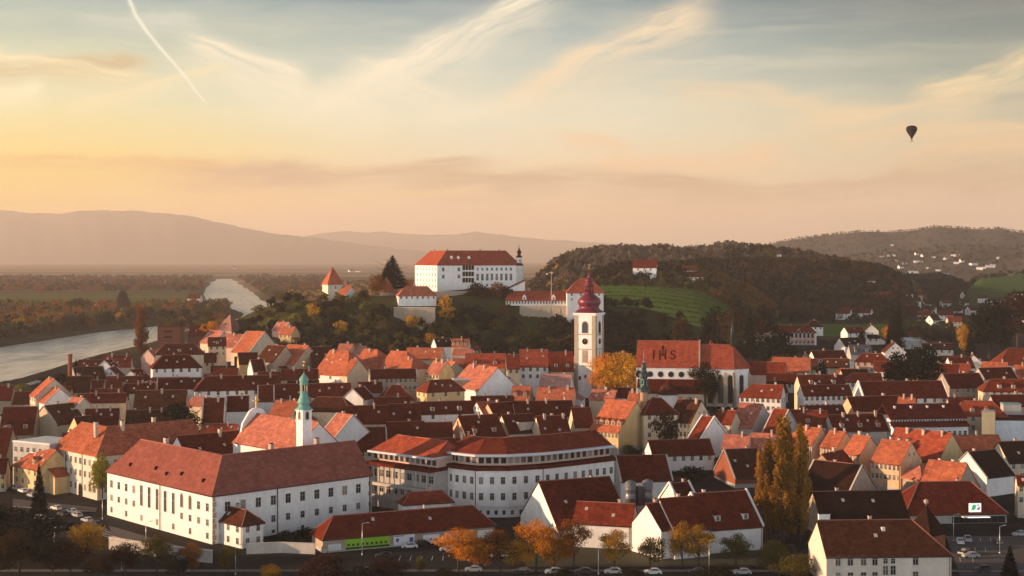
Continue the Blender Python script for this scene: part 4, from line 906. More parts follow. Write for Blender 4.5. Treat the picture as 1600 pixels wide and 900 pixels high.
def make_city_tower():
    D = 640; Z0 = float(gz((914-800)/F*D, D)); Z = lambda y: zt(y, D)-Z0
    X = (906-800)/F*D; th = R(-25); root = empty('city_tower', (X, D, Z0), th, 'tall stone bell tower with a wine red baroque cupola', 'tower'); w = 10.0
    # local frame: front face at y=0..; shift so that the front face spans photo x 890..922
    cx, cy = w*.31, w*.35
    S = lambda x, y: (x+cx-w/2, y+cy-w/2)
    b = MB(); x0, y0 = S(0, 0); x1, y1 = x0+w, y0+w
    b.box(x0, x1, y0, y1, -4, Z(491)); b.build('shaft', ['w_white'], root)
    b = MB()                                                       # stone quoins and bands of older masonry
    for xa, xb in ((x0-.12, x0+1.7), (x1-1.7, x1+.12)):
        b.box(xa, xb, y0-.12, y0+.4, -3, Z(492)); b.box(xa, xb, y1-.4, y1+.12, -3, Z(492))
    for ya, yb in ((y0-.10, y0+1.7), (y1-1.7, y1+.1)): b.box(x1-.4, x1+.13, ya, yb, -3, Z(492)); b.box(x0-.13, x0+.4, ya, yb, -3, Z(492))
    for y in (522, 545, 571): b.box(x0-.2, x1+.2, y0-.2, y1+.2, Z(y)-.2, Z(y)+.2)
    b.build('quoins', ['w_stone'], root)
    b = MB(); b.box(x0+3.6, x1-3.6, y0-.09, y0+.3, Z(566), Z(546.5)); b.box(x1-.3, x1+.09, y0+3.6, y1-3.6, Z(524), Z(505)); b.build('stone_panel', ['w_tan'], root)
    b = MB(); b.box(x0-.6, x1+.6, y0-.6, y1+.6, Z(491), Z(488.6)); b.box(x0-.35, x1+.35, y0-.35, y1+.35, Z(492.6), Z(491)); b.build('cornice', ['w_white'], root)
    mx, my = (x0+x1)/2, (y0+y1)/2
    for rz, px_, py_ in ((0, mx, y0-.02), (pi/2, x1+.02, my), (-pi/2, x0-.02, my)): arch_win(root, px_, py_, Z(519.5), rz, 2.7, 4.6, 'w_tan', 'belfry_opening')
    for rz, px_, py_ in ((0, mx, y0-.05), (pi/2, x1+.05, my)):
        b = MB(); c = [(1.35*cos(2*pi*i/24), 1.35*sin(2*pi*i/24)) for i in range(24)]; c2 = [(p*1.15, q*1.15) for p, q in c]
        b.slab(c2, 'y', -.08, .05, 1); b.slab(c, 'y', -.14, -.081, 0)
        b.box(-.06, .06, -.2, -.15, 0, 1.0, 2); b.poly([(-.05, -.2, -.05), (.75, -.2, .35), (.75, -.16, .42), (-.05, -.16, .05)], [(0, 1, 2, 3)], 2)
        b.build('clock_face', ['black', 'w_white', 'gold'], root, (px_, py_, Z(533)), rz)
    for z in (Z(590), Z(553)): window(root, mx+.2, y0, z, 0, .8, 1.4, 1); window(root, x1, my, z, pi/2, .7, 1.3, 1)
    window(root, mx-2.5, y0, Z(593), 0, 1.0, 1.6, 1)
    q = w/2
    b = MB()                                                        # concave skirt from square to octagon
    n = 8; prof = [(1.0*q*1.42, 488.6), (1.22*q, 486.6), (1.05*q, 484), (.93*q, 481)]
    sq = lambda r: [(mx+r*c_/max(abs(c_), abs(s_)) if False else mx+r*c_, my+r*s_) for c_, s_ in [(cos(pi/8+i*pi/4), sin(pi/8+i*pi/4)) for i in range(8)]]
    rings = []
    full = [(-1, -.42), (-.42, -1), (.42, -1), (1, -.42), (1, .42), (.42, 1), (-.42, 1), (-1, .42)]
    for k, (r, y) in enumerate([(1.06*q, 488.5), (.96*q, 486.2), (.86*q, 483.6), (.80*q, 481), (.82*q, 478.5), (.93*q, 475), (.97*q, 472), (.93*q, 468.5), (.78*q, 465), (.55*q, 461.5), (.40*q, 459), (.36*q, 456.5)]):
        c = [1, .85, .6, .45, .42, .42, .42, .42, .42, .42, .42, .42][k]
        rings.append([(mx+r*(sx if abs(sx) == 1 else sx/.42*c), my+r*(sy if abs(sy) == 1 else sy/.42*c), Z(y)) for sx, sy in full])
    V = [p for r_ in rings for p in r_]; b.poly(V, [(j*8+i, j*8+(i+1) % 8, (j+1)*8+(i+1) % 8, (j+1)*8+i) for j in range(len(rings)-1) for i in range(8)], 0, True)
    dm = b.build('cupola', ['winered'], root)
    b = MB()
    for i in range(8):
        a = pi/8+i*pi/4; b.tube((mx+1.75*cos(a), my+1.75*sin(a), Z(457)), (mx+1.75*cos(a), my+1.75*sin(a), Z(446)), .26, .24, 6, 0)
    b.lathe([(2.2, Z(458)), (2.2, Z(456.6))], 8, (mx, my)); b.lathe([(.8, Z(457)), (.8, Z(446))], 8, (mx, my), m=1)
    b.build('lantern', ['winered', 'black'], dm)
    b = MB(); b.lathe([(2.4, Z(446.6)), (2.3, Z(445.4)), (1.7, Z(443.5)), (1.5, Z(442)), (1.9, Z(440)), (2.05, Z(438.4)), (1.8, Z(436.6)), (1.0, Z(434.6)), (.6, Z(433)), (.75, Z(431.6)), (.55, Z(430)), (.25, Z(427.6)), (.08, Z(420))], 10, (mx, my)); b.build('lantern_cap', ['winered'], dm)
    b = MB(); b.tube((mx, my, Z(423)), (mx, my, Z(411)), .1, .06, 6); b.lathe([(.03, Z(421.6)), (.5, Z(420)), (.5, Z(418.8)), (.03, Z(417.2))], 10, (mx, my)); b.box(mx-.7, mx+.7, my-.06, my+.06, Z(414.2), Z(413.6)); b.build('finial', ['gold'], dm)
make_city_tower()

def make_parish_church():
    th = -8; X, D, g = at(996, 532, 27); root = empty('parish_church', (X, D, g), R(th), 'gothic church with a long orange roof bearing dark letters and tall choir windows', 'church')
    k = (1093-800)/F; c, s = cos(R(th)), sin(R(th)); Ln = (k*D-X)/(c-k*s); k2 = (1146-800)/F; Lc = (k2*D-X)/(c-k2*s)
    hr, he = 27.0, 16.8; w = 17.5
    b = MB(); b.box(0, Ln, -w/2, w/2, -4, he-.05); b.slab([(-w/2, he-.06), (w/2, he-.06), (0, hr-.4)], 'x', 0, .6); b.build('nave_wall', ['w_white'], root)
    b = MB(); rm = roof_mesh(Ln, w, he, hr, 0, 0, mats=('ember', 'mortar')); nr = link(rm, 'nave_roof', root)
    b = MB(); b.slab([(-w/2-.7, he-.6), (w/2+.7, he-.6), (0, hr+.55)], 'x', Ln-.3, Ln+.35); b.build('dividing_gable', ['w_tan'], root)
    # dark tile letters I H S with a cross above the H, laid flush into the near slope
    tp = (hr-he)/(w/2); q = math.hypot(1, tp)
    lb = MB()
    def on(u, v): # u along ridge, v up the slope from the eave (metres along slope)
        y = -w/2+v/q; return (u, y-.05*tp/q, he+v*tp/q+.06)
    def bar(u0, v0, u1, v1, t=.42):
        d = np.array([u1-u0, v1-v0], float); d /= np.linalg.norm(d); n = np.array([-d[1], d[0]])*t/2
        lb.face([on(u0-n[0], v0-n[1]), on(u1-n[0], v1-n[1]), on(u1+n[0], v1+n[1]), on(u0+n[0], v0+n[1])])
    u = Ln*.27; v0, v1 = 3.2, 8.6
    bar(u, v0, u, v1-.4, .62)
    bar(u+2.7, v0, u+2.7, v1, .62); bar(u+5.0, v0, u+5.0, v1, .62); bar(u+2.7, v0+2.6, u+5.0, v0+2.6, .65); bar(u+3.85, v0+2.9, u+3.85, v1+2.2, .6); bar(u+2.9, v1+.9, u+4.8, v1+.9, .6)
    S = [(9.3, v1-1.2), (8.6, v1-.5), (7.8, v1-.6), (7.3, v1-1.5), (7.6, v1-2.3), (8.7, v1-3.0), (9.2, v1-3.8), (8.8, v1-4.7), (8.0, v1-5.0), (7.2, v1-4.4)]
    for p0, p1 in zip(S[:-1], S[1:]): bar(u+p0[0], p0[1], u+p1[0], p1[1], .62)
    lb.build('tile_letters', ['wine'], nr)
    for i in range(5): round_win(root, Ln*(.22+.165*i), -w/2, 13.2, 0, 1.15)
    round_win(root, Ln*.04, -w/2, 13.2, 0, 1.5)
    # aisle on the near side
    aw = 9.0; ah, al = 10.9, 6.0
    b = MB(); b.box(1, Ln+2, -w/2-aw, -w/2+.2, -4, al); b.build('aisle_wall', ['w_cream'], root)
    b = MB(); b.slab([(-w/2-aw-.5, al-.2), (-w/2+.1, ah), (-w/2+.1, ah+.35), (-w/2-aw-.5, al+.15)], 'x', .6, Ln+2.4); b.build('aisle_roof', ['dark'], root)
    for i in range(6): window(root, 4+i*(Ln-4)/6, -w/2-aw, 1.6, 0, 1.3, 2.8)
    b = MB(); n = 14; xc = Ln*.52
    b.lathe([(4.2, -4), (4.2, 5.6)], 16, (xc, -w/2-aw+1.2)); ch = b.build('chapel', ['w_white'], root)
    b = MB(); b.lathe([(4.6, 5.5), (4.3, 6.2), (3.4, 8.4), (1.6, 9.6), (.3, 10.0)], 16, (xc, -w/2-aw+1.2)); b.build('chapel_roof', ['brown'], ch)
    # choir with three-sided end, buttresses and lancet windows
    x0 = Ln+.36; xe = Lc; cw = 15.5; hc = 25.6; ec = 16.2; ap = 6.5
    P = [(x0, -cw/2), (xe, -cw/2), (xe+ap, -cw*.22), (xe+ap, cw*.22), (xe, cw/2), (x0, cw/2)]
    b = MB(); b.prism(P, -4, ec); b.build('choir_wall', ['w_white'], root)
    o = .6; E = [(x0-.02, -cw/2-o), (xe+.2, -cw/2-o), (xe+ap+o, -cw*.24), (xe+ap+o, cw*.24), (xe+.2, cw/2+o), (x0-.02, cw/2+o)]
    V = [(x, y, ec-.3) for x, y in E]+[(x0-.02, 0, hc), (xe-.5, 0, hc)]; Bv = [(x, y, z-.3) for x, y, z in V]
    fs = [(0, 1, 7, 6), (1, 2, 7), (2, 3, 7), (3, 4, 7), (4, 5, 6, 7)]
    b = MB(); b.poly(V+Bv, fs+[tuple(i+8 for i in f[::-1]) for f in fs]+[(a, a+8, c_+8, c_) for a, c_ in ((0, 1), (1, 2), (2, 3), (3, 4), (4, 5))])
    b.tube((x0, 0, hc+.05), (xe-.5, 0, hc+.05), .18, .18, 5, 1)
    for p in V[1:5]: b.tube((xe-.5, 0, hc+.05), (p[0], p[1], p[2]+.05), .13, .13, 5, 1)
    b.build('choir_roof', ['ember', 'mortar'], root)
    L = xe-x0
    for i in range(3): arch_win(root, x0+L*(.30+.3*i), -cw/2, 1.2, 0, 2.0, 11.5, 'w_tan', 'lancet_window')
    ang = math.atan2(cw*.28, ap); mxp, myp = xe+ap/2, -cw*.36
    arch_win(root, mxp, myp, 1.2, ang, 1.8, 11.5, 'w_tan', 'lancet_window'); arch_win(root, xe+ap, 0, 1.2, pi/2, 1.8, 11.5, 'w_tan', 'lancet_window')
    for bx, by, a in [(x0+L*(.15+.3*i), -cw/2, 0) for i in range(3)]+[(xe, -cw/2, ang/2), (xe+ap, -cw*.22, ang/2+pi/4)]:
        b = MB(); b.slab([(-2.2, -4), (.1, -4), (.1, 14.2), (-.9, 12.6), (-1.2, 8.6), (-2.2, 7.2)], 'x', -.5, .5); b.build('buttress', ['w_stone'], root, (bx, by, 0), a)
    # ridge turret and small north gable
    b = MB(); b.slab([(-3.0, hc-4.6), (3.0, hc-4.6), (0, hc+1.6)], 'y', 1, 9, 0); b.f[-1:]; b.m = [0]*len(b.f)
    for i, p in enumerate(b.v): b.v[i] = (p[0]+x0+L*.32, p[1], p[2])
    b.build('cross_gable', ['ember'], root)
    b = MB(); b.lathe([(.9, hc-2), (.9, hc+3.5), (1.1, hc+3.6), (.6, hc+5.5), (.75, hc+6.3), (.4, hc+7.6), (.1, hc+9.5), (.05, hc+14.5)], 8, (xe-.5, 0)); b.build('ridge_turret', ['darkcopper'], root)
    # sacristy
    b = MB(); b.box(xe-1, xe+14, cw/2-3, cw/2+6, -4, 12.5); b.slab([(cw/2-3, 12.4), (cw/2+6, 12.4), (cw/2+1.5, 17)], 'x', xe+13.6, xe+14); b.build('sacristy', ['w_rose'], root)
    b = MB(); b.slab([(cw/2-3.5, 12.2), (cw/2+1.5, 17.3), (cw/2+6.5, 12.2), (cw/2+6.5, 12.6), (cw/2+1.5, 17.75), (cw/2-3.5, 12.6)], 'x', xe-1.2, xe+14.3); b.build('sacristy_roof', ['red'], root)
make_parish_church()

def make_dark_turret():
    D = 520; X = (1006-800)/F*D; g = float(gz(X, D)); Z = lambda y: zt(y, D)-g
    t = empty('turret', (X, D, g), R(-30), 'dark green turret with stacked onion caps and a thin pale spire', 'turret')
    b = MB(); b.lathe([(1.35, -3), (1.35, Z(614)), (1.7, Z(613.5)), (1.7, Z(612))], 8); b.build('shaft', ['w_peach'], t)
    b = MB(); b.lathe([(2.3, Z(612.5)), (2.2, Z(608)), (1.5, Z(605)), (1.3, Z(602)), (1.35, Z(590)), (1.9, Z(588.5)), (1.85, Z(584)), (1.2, Z(581)), (.9, Z(578)), (1.05, Z(574)), (.85, Z(570)), (.35, Z(566.5)), (.15, Z(564))], 8, smooth=False); c = b.build('onion_cap', ['darkcopper'], t)
    for a in range(4): arch_win(c, 1.3*sin(a*pi/2), -1.3*cos(a*pi/2), Z(600.5), a*pi/2, .7, 1.6, 'copper', 'opening')
    b = MB(); b.tube((0, 0, Z(565)), (0, 0, Z(546)), .1, .04, 6); b.lathe([(.03, Z(567)), (.42, Z(565.8)), (.42, Z(564.8)), (.03, Z(563.5))], 8); b.build('spire', ['metal'], t)
make_dark_turret()

def offset_line(P, d):
    P = [np.array(p, float) for p in P]; out = []
    for i in range(len(P)):
        a = P[max(0, i-1)]; c = P[min(len(P)-1, i+1)]; t = (c-a)/np.linalg.norm(c-a); n = np.array([-t[1], t[0]])
        out.append(tuple(P[i]+n*d))
    return out
def band(b, P, d0, d1, z0, z1, m=0):
    """wall band along the plan line P, from d0 (front) to d1 (back) metres behind it"""
    A = offset_line(P, d0); B = offset_line(P, d1); n = len(P)
    V = [(x, y, z0) for x, y in A]+[(x, y, z0) for x, y in B]+[(x, y, z1) for x, y in A]+[(x, y, z1) for x, y in B]; f = []
    for i in range(n-1):
        f += [(i, i+1, 2*n+i+1, 2*n+i), (n+i+1, n+i, 3*n+i, 3*n+i+1), (2*n+i, 2*n+i+1, 3*n+i+1, 3*n+i), (n+i, n+i+1, i+1, i)]
    f += [(n, 0, 2*n, 3*n), (n-1, 2*n-1, 4*n-1, 3*n-1)]
    b.poly(V, f, m)
def along(P, step, d=0, start=.5):
    P = offset_line(P, d); segs = [(np.array(a), np.array(c)) for a, c in zip(P[:-1], P[1:])]
    for a, c in segs:
        L = np.linalg.norm(c-a); n = max(1, int(round(L/step))); t = (c-a)/L
        for i in range(n): q = a+(i+.5)/n*(c-a); yield q[0], q[1], math.atan2(t[1], t[0])
def make_office():
    root = empty('office_block', (0, 410, 0), 0, 'white curved office block with a recessed glazed attic and an orange red roof', 'office')
    P = [(-21.5, 421), (-17, 414), (-10.5, 409.2), (-1, 409.2), (9, 413), (20, 421), (31, 430)]; P = [(x, y-410) for x, y in P]
    d = 15; b = MB(); band(b, P, 0, d, 3.2, 13.6); band(b, P, .8, d, -3, 3.2); b.build('wall', ['w_white'], root)
    b = MB(); band(b, P, -.7, d+.3, 13.6, 14.6); b.build('parapet', ['dark'], root)
    b = MB(); band(b, P, 2.0, d-.6, 14.8, 17.6); at_ = b.build('attic', ['w_rose'], root)
    for x, y, a in along(P, 2.2, 1.97): window(at_, x, y, 15.4, a, 1.5, 1.7, 1)
    b = MB(); band(b, P, -.5, d+.4, 17.6, 18.2); b.build('eaves_band', ['fascia'], root)
    A = offset_line(P, .9); Rg = offset_line(P, d/2+1.5); Bk = offset_line(P, d+.2); n = len(P)
    def roof(A, Rg, Bk, z0, z1, mat_, par):
        n = len(A); V = [(*p, z0) for p in A]+[(*p, z1) for p in Rg]+[(*p, z0) for p in Bk]; V[n] = (V[n][0]*.6+V[n+1][0]*.4, V[n][1]*.6+V[n+1][1]*.4, z1)
        f = [(i, i+1, n+i+1, n+i) for i in range(n-1)]+[(n+i, n+i+1, 2*n+i+1, 2*n+i) for i in range(n-1)]+[(0, n, 2*n), (n-1, 3*n-1, 2*n-1)]+[(2*n+i, 2*n+i+1, i+1, i) for i in range(n-1)]
        b = MB(); b.poly(V, f); b.poly([V[n+i] for i in range(n)], [], 0)
        for i in range(n-1): b.tube(np.array(V[n+i])+(0, 0, .05), np.array(V[n+i+1])+(0, 0, .05), .15, .15, 5, 1)
        return b.build('roof', [mat_, 'mortar'], par)
    rf = roof(A, Rg, Bk, 18.21, 22.0, 'red', root)
    for x, y, a in along(P, 3.1, -.01): window(root, x, y, 9.8, a, 1.1, 1.9); window(root, x, y, 5.2, a, 1.1, 1.9)
    for x, y, a in along(P, 2.4, .79): window(root, x, y, .9, a, .8, 1.1, 1)
    for x, y in ((-15, 14), (-13, 14.5)): chimney(rf, x, y-.5, 21.4, 1.6, .7, .8)
    b = MB()
    for q in (0, 2, 4, 6): x, y = offset_line(P, -.12)[q]; b.tube((x, y, -1), (x, y, 13.5), .1, .1, 6)
    b.build('downpipe', ['darkmetal'], root)
    # wing to the left
    Q = [(-43.5, 429), (-23.3, 411.5)]; Q = [(x, y-410) for x, y in Q]; r2 = empty('office_wing', (0, 410, 0), 0, 'orange roofed office wing with a long dark balcony, left of the curved block', 'office')
    b = MB(); band(b, Q, 1.5, 14, -3, 12.6); b.build('wall', ['w_grey'], r2)
    b = MB(); band(b, Q, -.6, 14.3, 12.6, 13.6); b.build('parapet', ['dark'], r2)
    b = MB(); band(b, Q, 2.4, 13.4, 13.8, 16.3); a2 = b.build('attic', ['w_rose'], r2)
    for x, y, a in along(Q, 2.2, 2.37): window(a2, x, y, 14.3, a, 1.5, 1.5, 1)
    b = MB(); band(b, Q, -.2, 14.2, 16.3, 16.85); b.build('eaves_band', ['fascia'], r2)
    Q3 = [Q[0], ((Q[0][0]+Q[1][0])/2, (Q[0][1]+Q[1][1])/2), Q[1]]
    roof(offset_line(Q3, .8), offset_line(Q3, 7), offset_line(Q3, 14), 16.86, 21.2, 'ember', r2)  # brighter tile than the curved block: sunlight painted into this wing's roof
    for x, y, a in along(Q, 3.0, 1.47): window(r2, x, y, 9.2, a, 1.8, 2.0); window(r2, x, y, 4.6, a, 1.6, 2.0)
    b = MB(); band(b, Q, 0, 1.6, 6.6, 7.5); band(b, Q, 0.1, .3, 3.0, 3.9)
    for x, y, a in along(Q, 4.5, .3): b.box(x-.15, x+.15, y-.15, y+.15, -2, 12.6)
    b.build('balcony', ['w_grey'], r2)
make_office()

def make_shop_row():
    th = 33; X, D, g = at(521, 806, 8.3); root = H('long low shop building with a red hipped roof and banners along its wall', 521, 806, 24, 738, 8.3, 839, 'dark', 'tan', 'hlhrk', name='shop_building', cat='shop')
    me = part_of(root,'wall').data; xs = [v.co.x for v in me.vertices if v.co.z < -4]; ys = [v.co.y for v in me.vertices]; X0, X1, yf = min(xs), max(xs), min(ys)
    L = X1-X0
    def sign(name, f0, f1, z0, z1, m, label, cat, extra=None):
        y = yf-.12; M4 = root.matrix_basis; 
        b = MB(); b.box(0, (f1-f0)*L, -.06, .06, z0, z1, 0); b.box(-.07, (f1-f0)*L+.07, .061, .1, z0-.07, z1+.07, 1)
        if extra: extra(b, (f1-f0)*L, z0, z1)
        c, s = cos(root.rotation_euler[2]), sin(root.rotation_euler[2]); lx, ly = X0+f0*L, y
        loc = (root.location[0]+lx*c-ly*s, root.location[1]+lx*s+ly*c, root.location[2])
        b.build(name, [m, 'frame', 'w_blue', 'signdark', 'signred'], None, loc, root.rotation_euler[2], label=label, category=cat)
    he = max(v.co.z for v in me.vertices if True)
    M['signwhite'] = mat('sign_white', (.78, .78, .78), .6, .05, 1, 0); M['signgreen'] = mat('banner_green', (.28, .55, .03), .6, .08, .6, 0); M['signdark'] = mat('sign_dark', (.03, .05, .02), .6, .1, 1, 0); M['w_blue'] = mat('sign_blue', (.06, .10, .28), .6, .1, 1, 0); M['signred'] = mat('sign_red', (.35, .03, .03), .6, .1, 1, 0)
    def green(b, l, z0, z1):
        b.box(.1, l-.1, -.09, -.061, z0+.12, z0+.62, 3)
        for k in range(9): b.box(.5+k*l/9.5, .5+k*l/9.5+l*.055, -.09, -.061, z0+.95, z0+1.5, 3)
    def shield(b, l, z0, z1):
        m_ = (z0+z1)/2; b.slab([(l*.10, m_+.5), (l*.10, m_-.1), (l*.17, m_-.6), (l*.24, m_-.1), (l*.24, m_+.5)], 'y', -.09, -.061, 2); b.box(l*.04, l*.5, -.09, -.061, z1-.35, z1-.16, 3); b.box(l*.75, l*.93, -.09, -.061, z0+.2, z1-.8, 2)
    def lines(b, l, z0, z1):
        for k in range(2): b.box(l*.12, l*.85, -.08, -.061, z0+.35+k*.5, z0+.47+k*.5, 1)
    sign('sign', .03, .10, .5, 2.0, 'signwhite', 'small white sign left of the green banner', 'sign', lines)
    sign('banner', .125, .375, .3, 3.0, 'signgreen', 'long lime green banner on the shop building wall', 'banner', green)
    sign('sign', .40, .52, .3, 3.0, 'signwhite', 'white sign with a blue shield beside the green banner', 'sign', shield)
    sign('sign', .57, .665, .6, 2.4, 'signwhite', 'blank looking white sign right of the shield sign', 'sign', lines)
    sign('sign', .70, .80, .6, 2.4, 'signwhite', 'white sign above the parked white cars', 'sign', lines)
    sign('sign', .895, .985, .6, 2.4, 'signwhite', 'white sign farthest right on the shop building', 'sign', lines)
    H('raised red roof hump on the shop building, in front of the office block', 640, 769, 20, 690, 9.4, 786, 'red', 'white', 'hlhr', name='shop_annex', cat='shop')
make_shop_row()

def flat_block(label, px0, py0, th, L, w, h, wall, roof='metal', name='flat_house', cat='building', windows=None, rim='w_white'):
    """flat roofed block: (px0,py0) is the photo point of its front left roof corner"""
    X, D, g = at(px0, py0, h); root = empty(name, (X, D, g), R(th), label, cat)
    b = MB(); b.box(0, L, 0, w, -5, h); b.build('wall', ['w_'+wall], root)
    b = MB(); b.box(-.15, L+.15, -.15, w+.15, h, h+.35); b.box(.3, L-.3, .3, w-.3, h+.35, h+.42, 1); b.build('roof', [rim, roof], root)
    for (side, n, rows, ww, wh, top) in windows or []:
        for r_ in range(rows):
            for i in range(n):
                z = h-top-r_*3.3
                if z < .2: continue
                if side == 'f': window(root, (i+.5)/n*L, 0, z, 0, ww, wh)
                if side == 'l': window(root, 0, (i+.5)/n*w, z, -pi/2, ww, wh)
                if side == 'e': window(root, L, (i+.5)/n*w, z, pi/2, ww, wh)
    return root
flat_block('brick red theatre tower with two dark slots on its blank wall', 246, 511, 4, 15, 18, 22, 'brick', 'dark', 'theatre_tower', 'theatre', [('f', 0, 0, 1, 1, 1)], 'dark')
_t = bpy.data.objects['theatre_tower']
for _z in (19.6, 15.8):
    b = MB(); b.box(4.6, 9.6, -.06, .04, _z-1.2, _z); b.build('louvre', ['black'], _t)
flat_block('plain white modern building with a flat roof beside the shaded left street', 20, 690, -30, 17, 14, 14, 'grey', 'metal', 'flat_house', 'building', [('f', 6, 3, 1.2, 1.5, 3.0)])
flat_block('small white flat roofed block in front of the plain modern building', 36, 706, -34, 9, 9, 11, 'grey', 'metal', 'flat_house', 'building', [('f', 3, 2, 1.2, 1.4, 3.0)])
flat_block('white flat roofed terrace in front of the broad white gable', 722, 604, 8, 19, 8, 10, 'white', 'metal', 'flat_house', 'building', [('f', 3, 1, .8, 1.0, 3)])
flat_block('thin white canopy roof left of the broad white gable', 708, 594, 6, 11, 7, 13, 'tan', 'metal', 'canopy_building', 'building')
flat_block('square peach rendered block behind the peach gabled house', 738, 661, 16, 8, 6, 10, 'peach', 'metal', 'flat_house', 'building', None, 'w_peach')
flat_block('small pale box house with a lean top, right of the dark doorway', 813, 662, 30, 6, 9, 9.5, 'pale', 'dark', 'flat_house', 'building', None, 'w_pale')
flat_block('grey blue sports hall with a dark red roof band, right margin', 1548, 657, -4, 26, 16, 10.5, 'bluewhite', 'dark', 'sports_hall', 'hall', None, 'wine')
flat_block('small green copper roofed box on the dark roofs, right margin', 1568, 632, -6, 6.5, 5, 13, 'grey', 'copper', 'roof_pavilion', 'pavilion', None, 'copper')
flat_block('olive grey stair tower left of the grey blue sports hall', 1534, 645, -20, 4.5, 8, 14.5, 'olive', 'metal', 'stair_tower', 'tower', None, 'w_olive')

def make_river_pavilion():
    X, D, g = at(359, 488, 25); root = empty('river_pavilion', (X, D, g), R(-28), 'square riverside pavilion with a pale pink pyramid roof', 'pavilion')
    w = 15; link(wall_mesh(.5, w, 14.5, 25, w/2-.25, w/2-.25, -6, 'w_rose'), 'wall', root); rf = link(roof_mesh(.5, w, 14.5, 25, w/2-.25, w/2-.25, mats=('dusty', 'mortar')), 'roof', root)
    for x in (-4, 0.2, 4.5): window(root, x, -w/2, 11, 0, 1.3, 1.6)
    b = MB(); b.slab([(-.9, 17.3), (1.1, 17.3), (.1, 19.5)], 'y', -4.9, -2); b.build('dormer', ['dark'], rf)
make_river_pavilion()

def make_school():
    X, D, g = at(1396, 668, 9.5); root = empty('school_building', (X, D, g), R(8), 'pale blue school building with a strip of clerestory windows under a dark red roof', 'school')
    k = (1513-800)/F; c, s = cos(R(8)), sin(R(8)); L = (k*D-X)/(c-k*s)
    b = MB(); b.box(0, L, 0, 14, -5, 9.6); b.box(0, L, 2.6, 14, 9.6, 12.2); b.build('wall', ['w_bluewhite'], root)
    b = MB(); b.slab([(-.7, 9.4), (2.7, 10.9), (2.7, 11.3), (-.7, 9.8)], 'x', -.4, L+.4); b.slab([(1.9, 12.0), (9, 16.6), (14.6, 12.6), (14.6, 13.0), (9, 17.0), (1.9, 12.4)], 'x', -.5, L+.5); b.build('roof', ['wine'], root)
    for i in range(26):  window(root, (i+.5)/26*L, 2.58, 11.0, 0, .6, .75, 1)
    for i in range(14):
        for z in (6.2, 2.6): window(root, (i+.6)/14.2*L, 0, z, 0, 1.0, 1.7)
    for i in range(4): window(root, L, 2.5+i*3.2, 6.2, pi/2, 1.2, 1.6)
    for i in range(4): chimney(part_of(root,'roof'), L*(.12+.22*i), 7, 15.4, .9, .6, .6, 'w_white')
make_school()

def make_villa():
    X, D, g = at(1194, 507, 14); root = H('long rose villa with white framed arched windows and a red hipped roof', 1194, 508, -6, 1264, 14, 519, 'red', 'rose', 'hr', name='villa', cat='villa')
    me = part_of(root,'wall').data; yf = min(v.co.y for v in me.vertices); X1 = max(v.co.x for v in me.vertices)
    for i in range(8):
        x = X1*.38+i*X1*.078; arch_win(root, x, yf, 5.2, 0, 1.7, 3.6, 'w_white'); window(root, x, yf, 1.4, 0, 1.4, 1.8)
    b = MB(); b.box(X1-1, X1+.15, yf-.15, yf+.3, -2, 9); b.build('pilaster', ['w_white'], root)
    H('corner pavilion of the arcaded villa with a red pyramid roof', 1184, 503, 0, 1187, 17, 516, 'red', 'rose', 'hlhrf3x2', name='villa_pavilion', cat='villa')
make_villa()

def make_near_house():
    root = H('nearest house, dark roof and sunlit orange left gable, bottom right', 1277, 813, 3, 1424, 13.5, 868, 'brown', 'pale', 'hrk', name='house', cat='house', pitch=40)
    me = part_of(root,'wall').data; ys = [v.co.y for v in me.vertices]; yf = min(ys); he = max(v.co.z for v in me.vertices if abs(v.co.y-yf) < .1); X1 = max(v.co.x for v in me.vertices)
    rf = part_of(root,'roof')
    chimney(rf, 1.9, 1.2, 12.6, 2.0, 2.6, 1.0, 'w_white')
    for i, x in enumerate((.09, .19, .295, .385, .71)):
        window(root, X1*x, yf, 4.6, 0, 1.15, 2.1); window(root, X1*x, yf, 1.0, 0, 1.15, 2.0)
    for x in (.47, .53): window(root, X1*x, yf, he-1.9, 0, .85, 1.1)
    for x in (.47, .53): window(root, X1*x, yf, 2.4, 0, 1.1, 2.0)
    b = MB(); b.box(14.5, 15.3, -2.6, -1.9, 11.0, 12.2); b.build('roof_vent', ['w_white'], rf)
make_near_house()

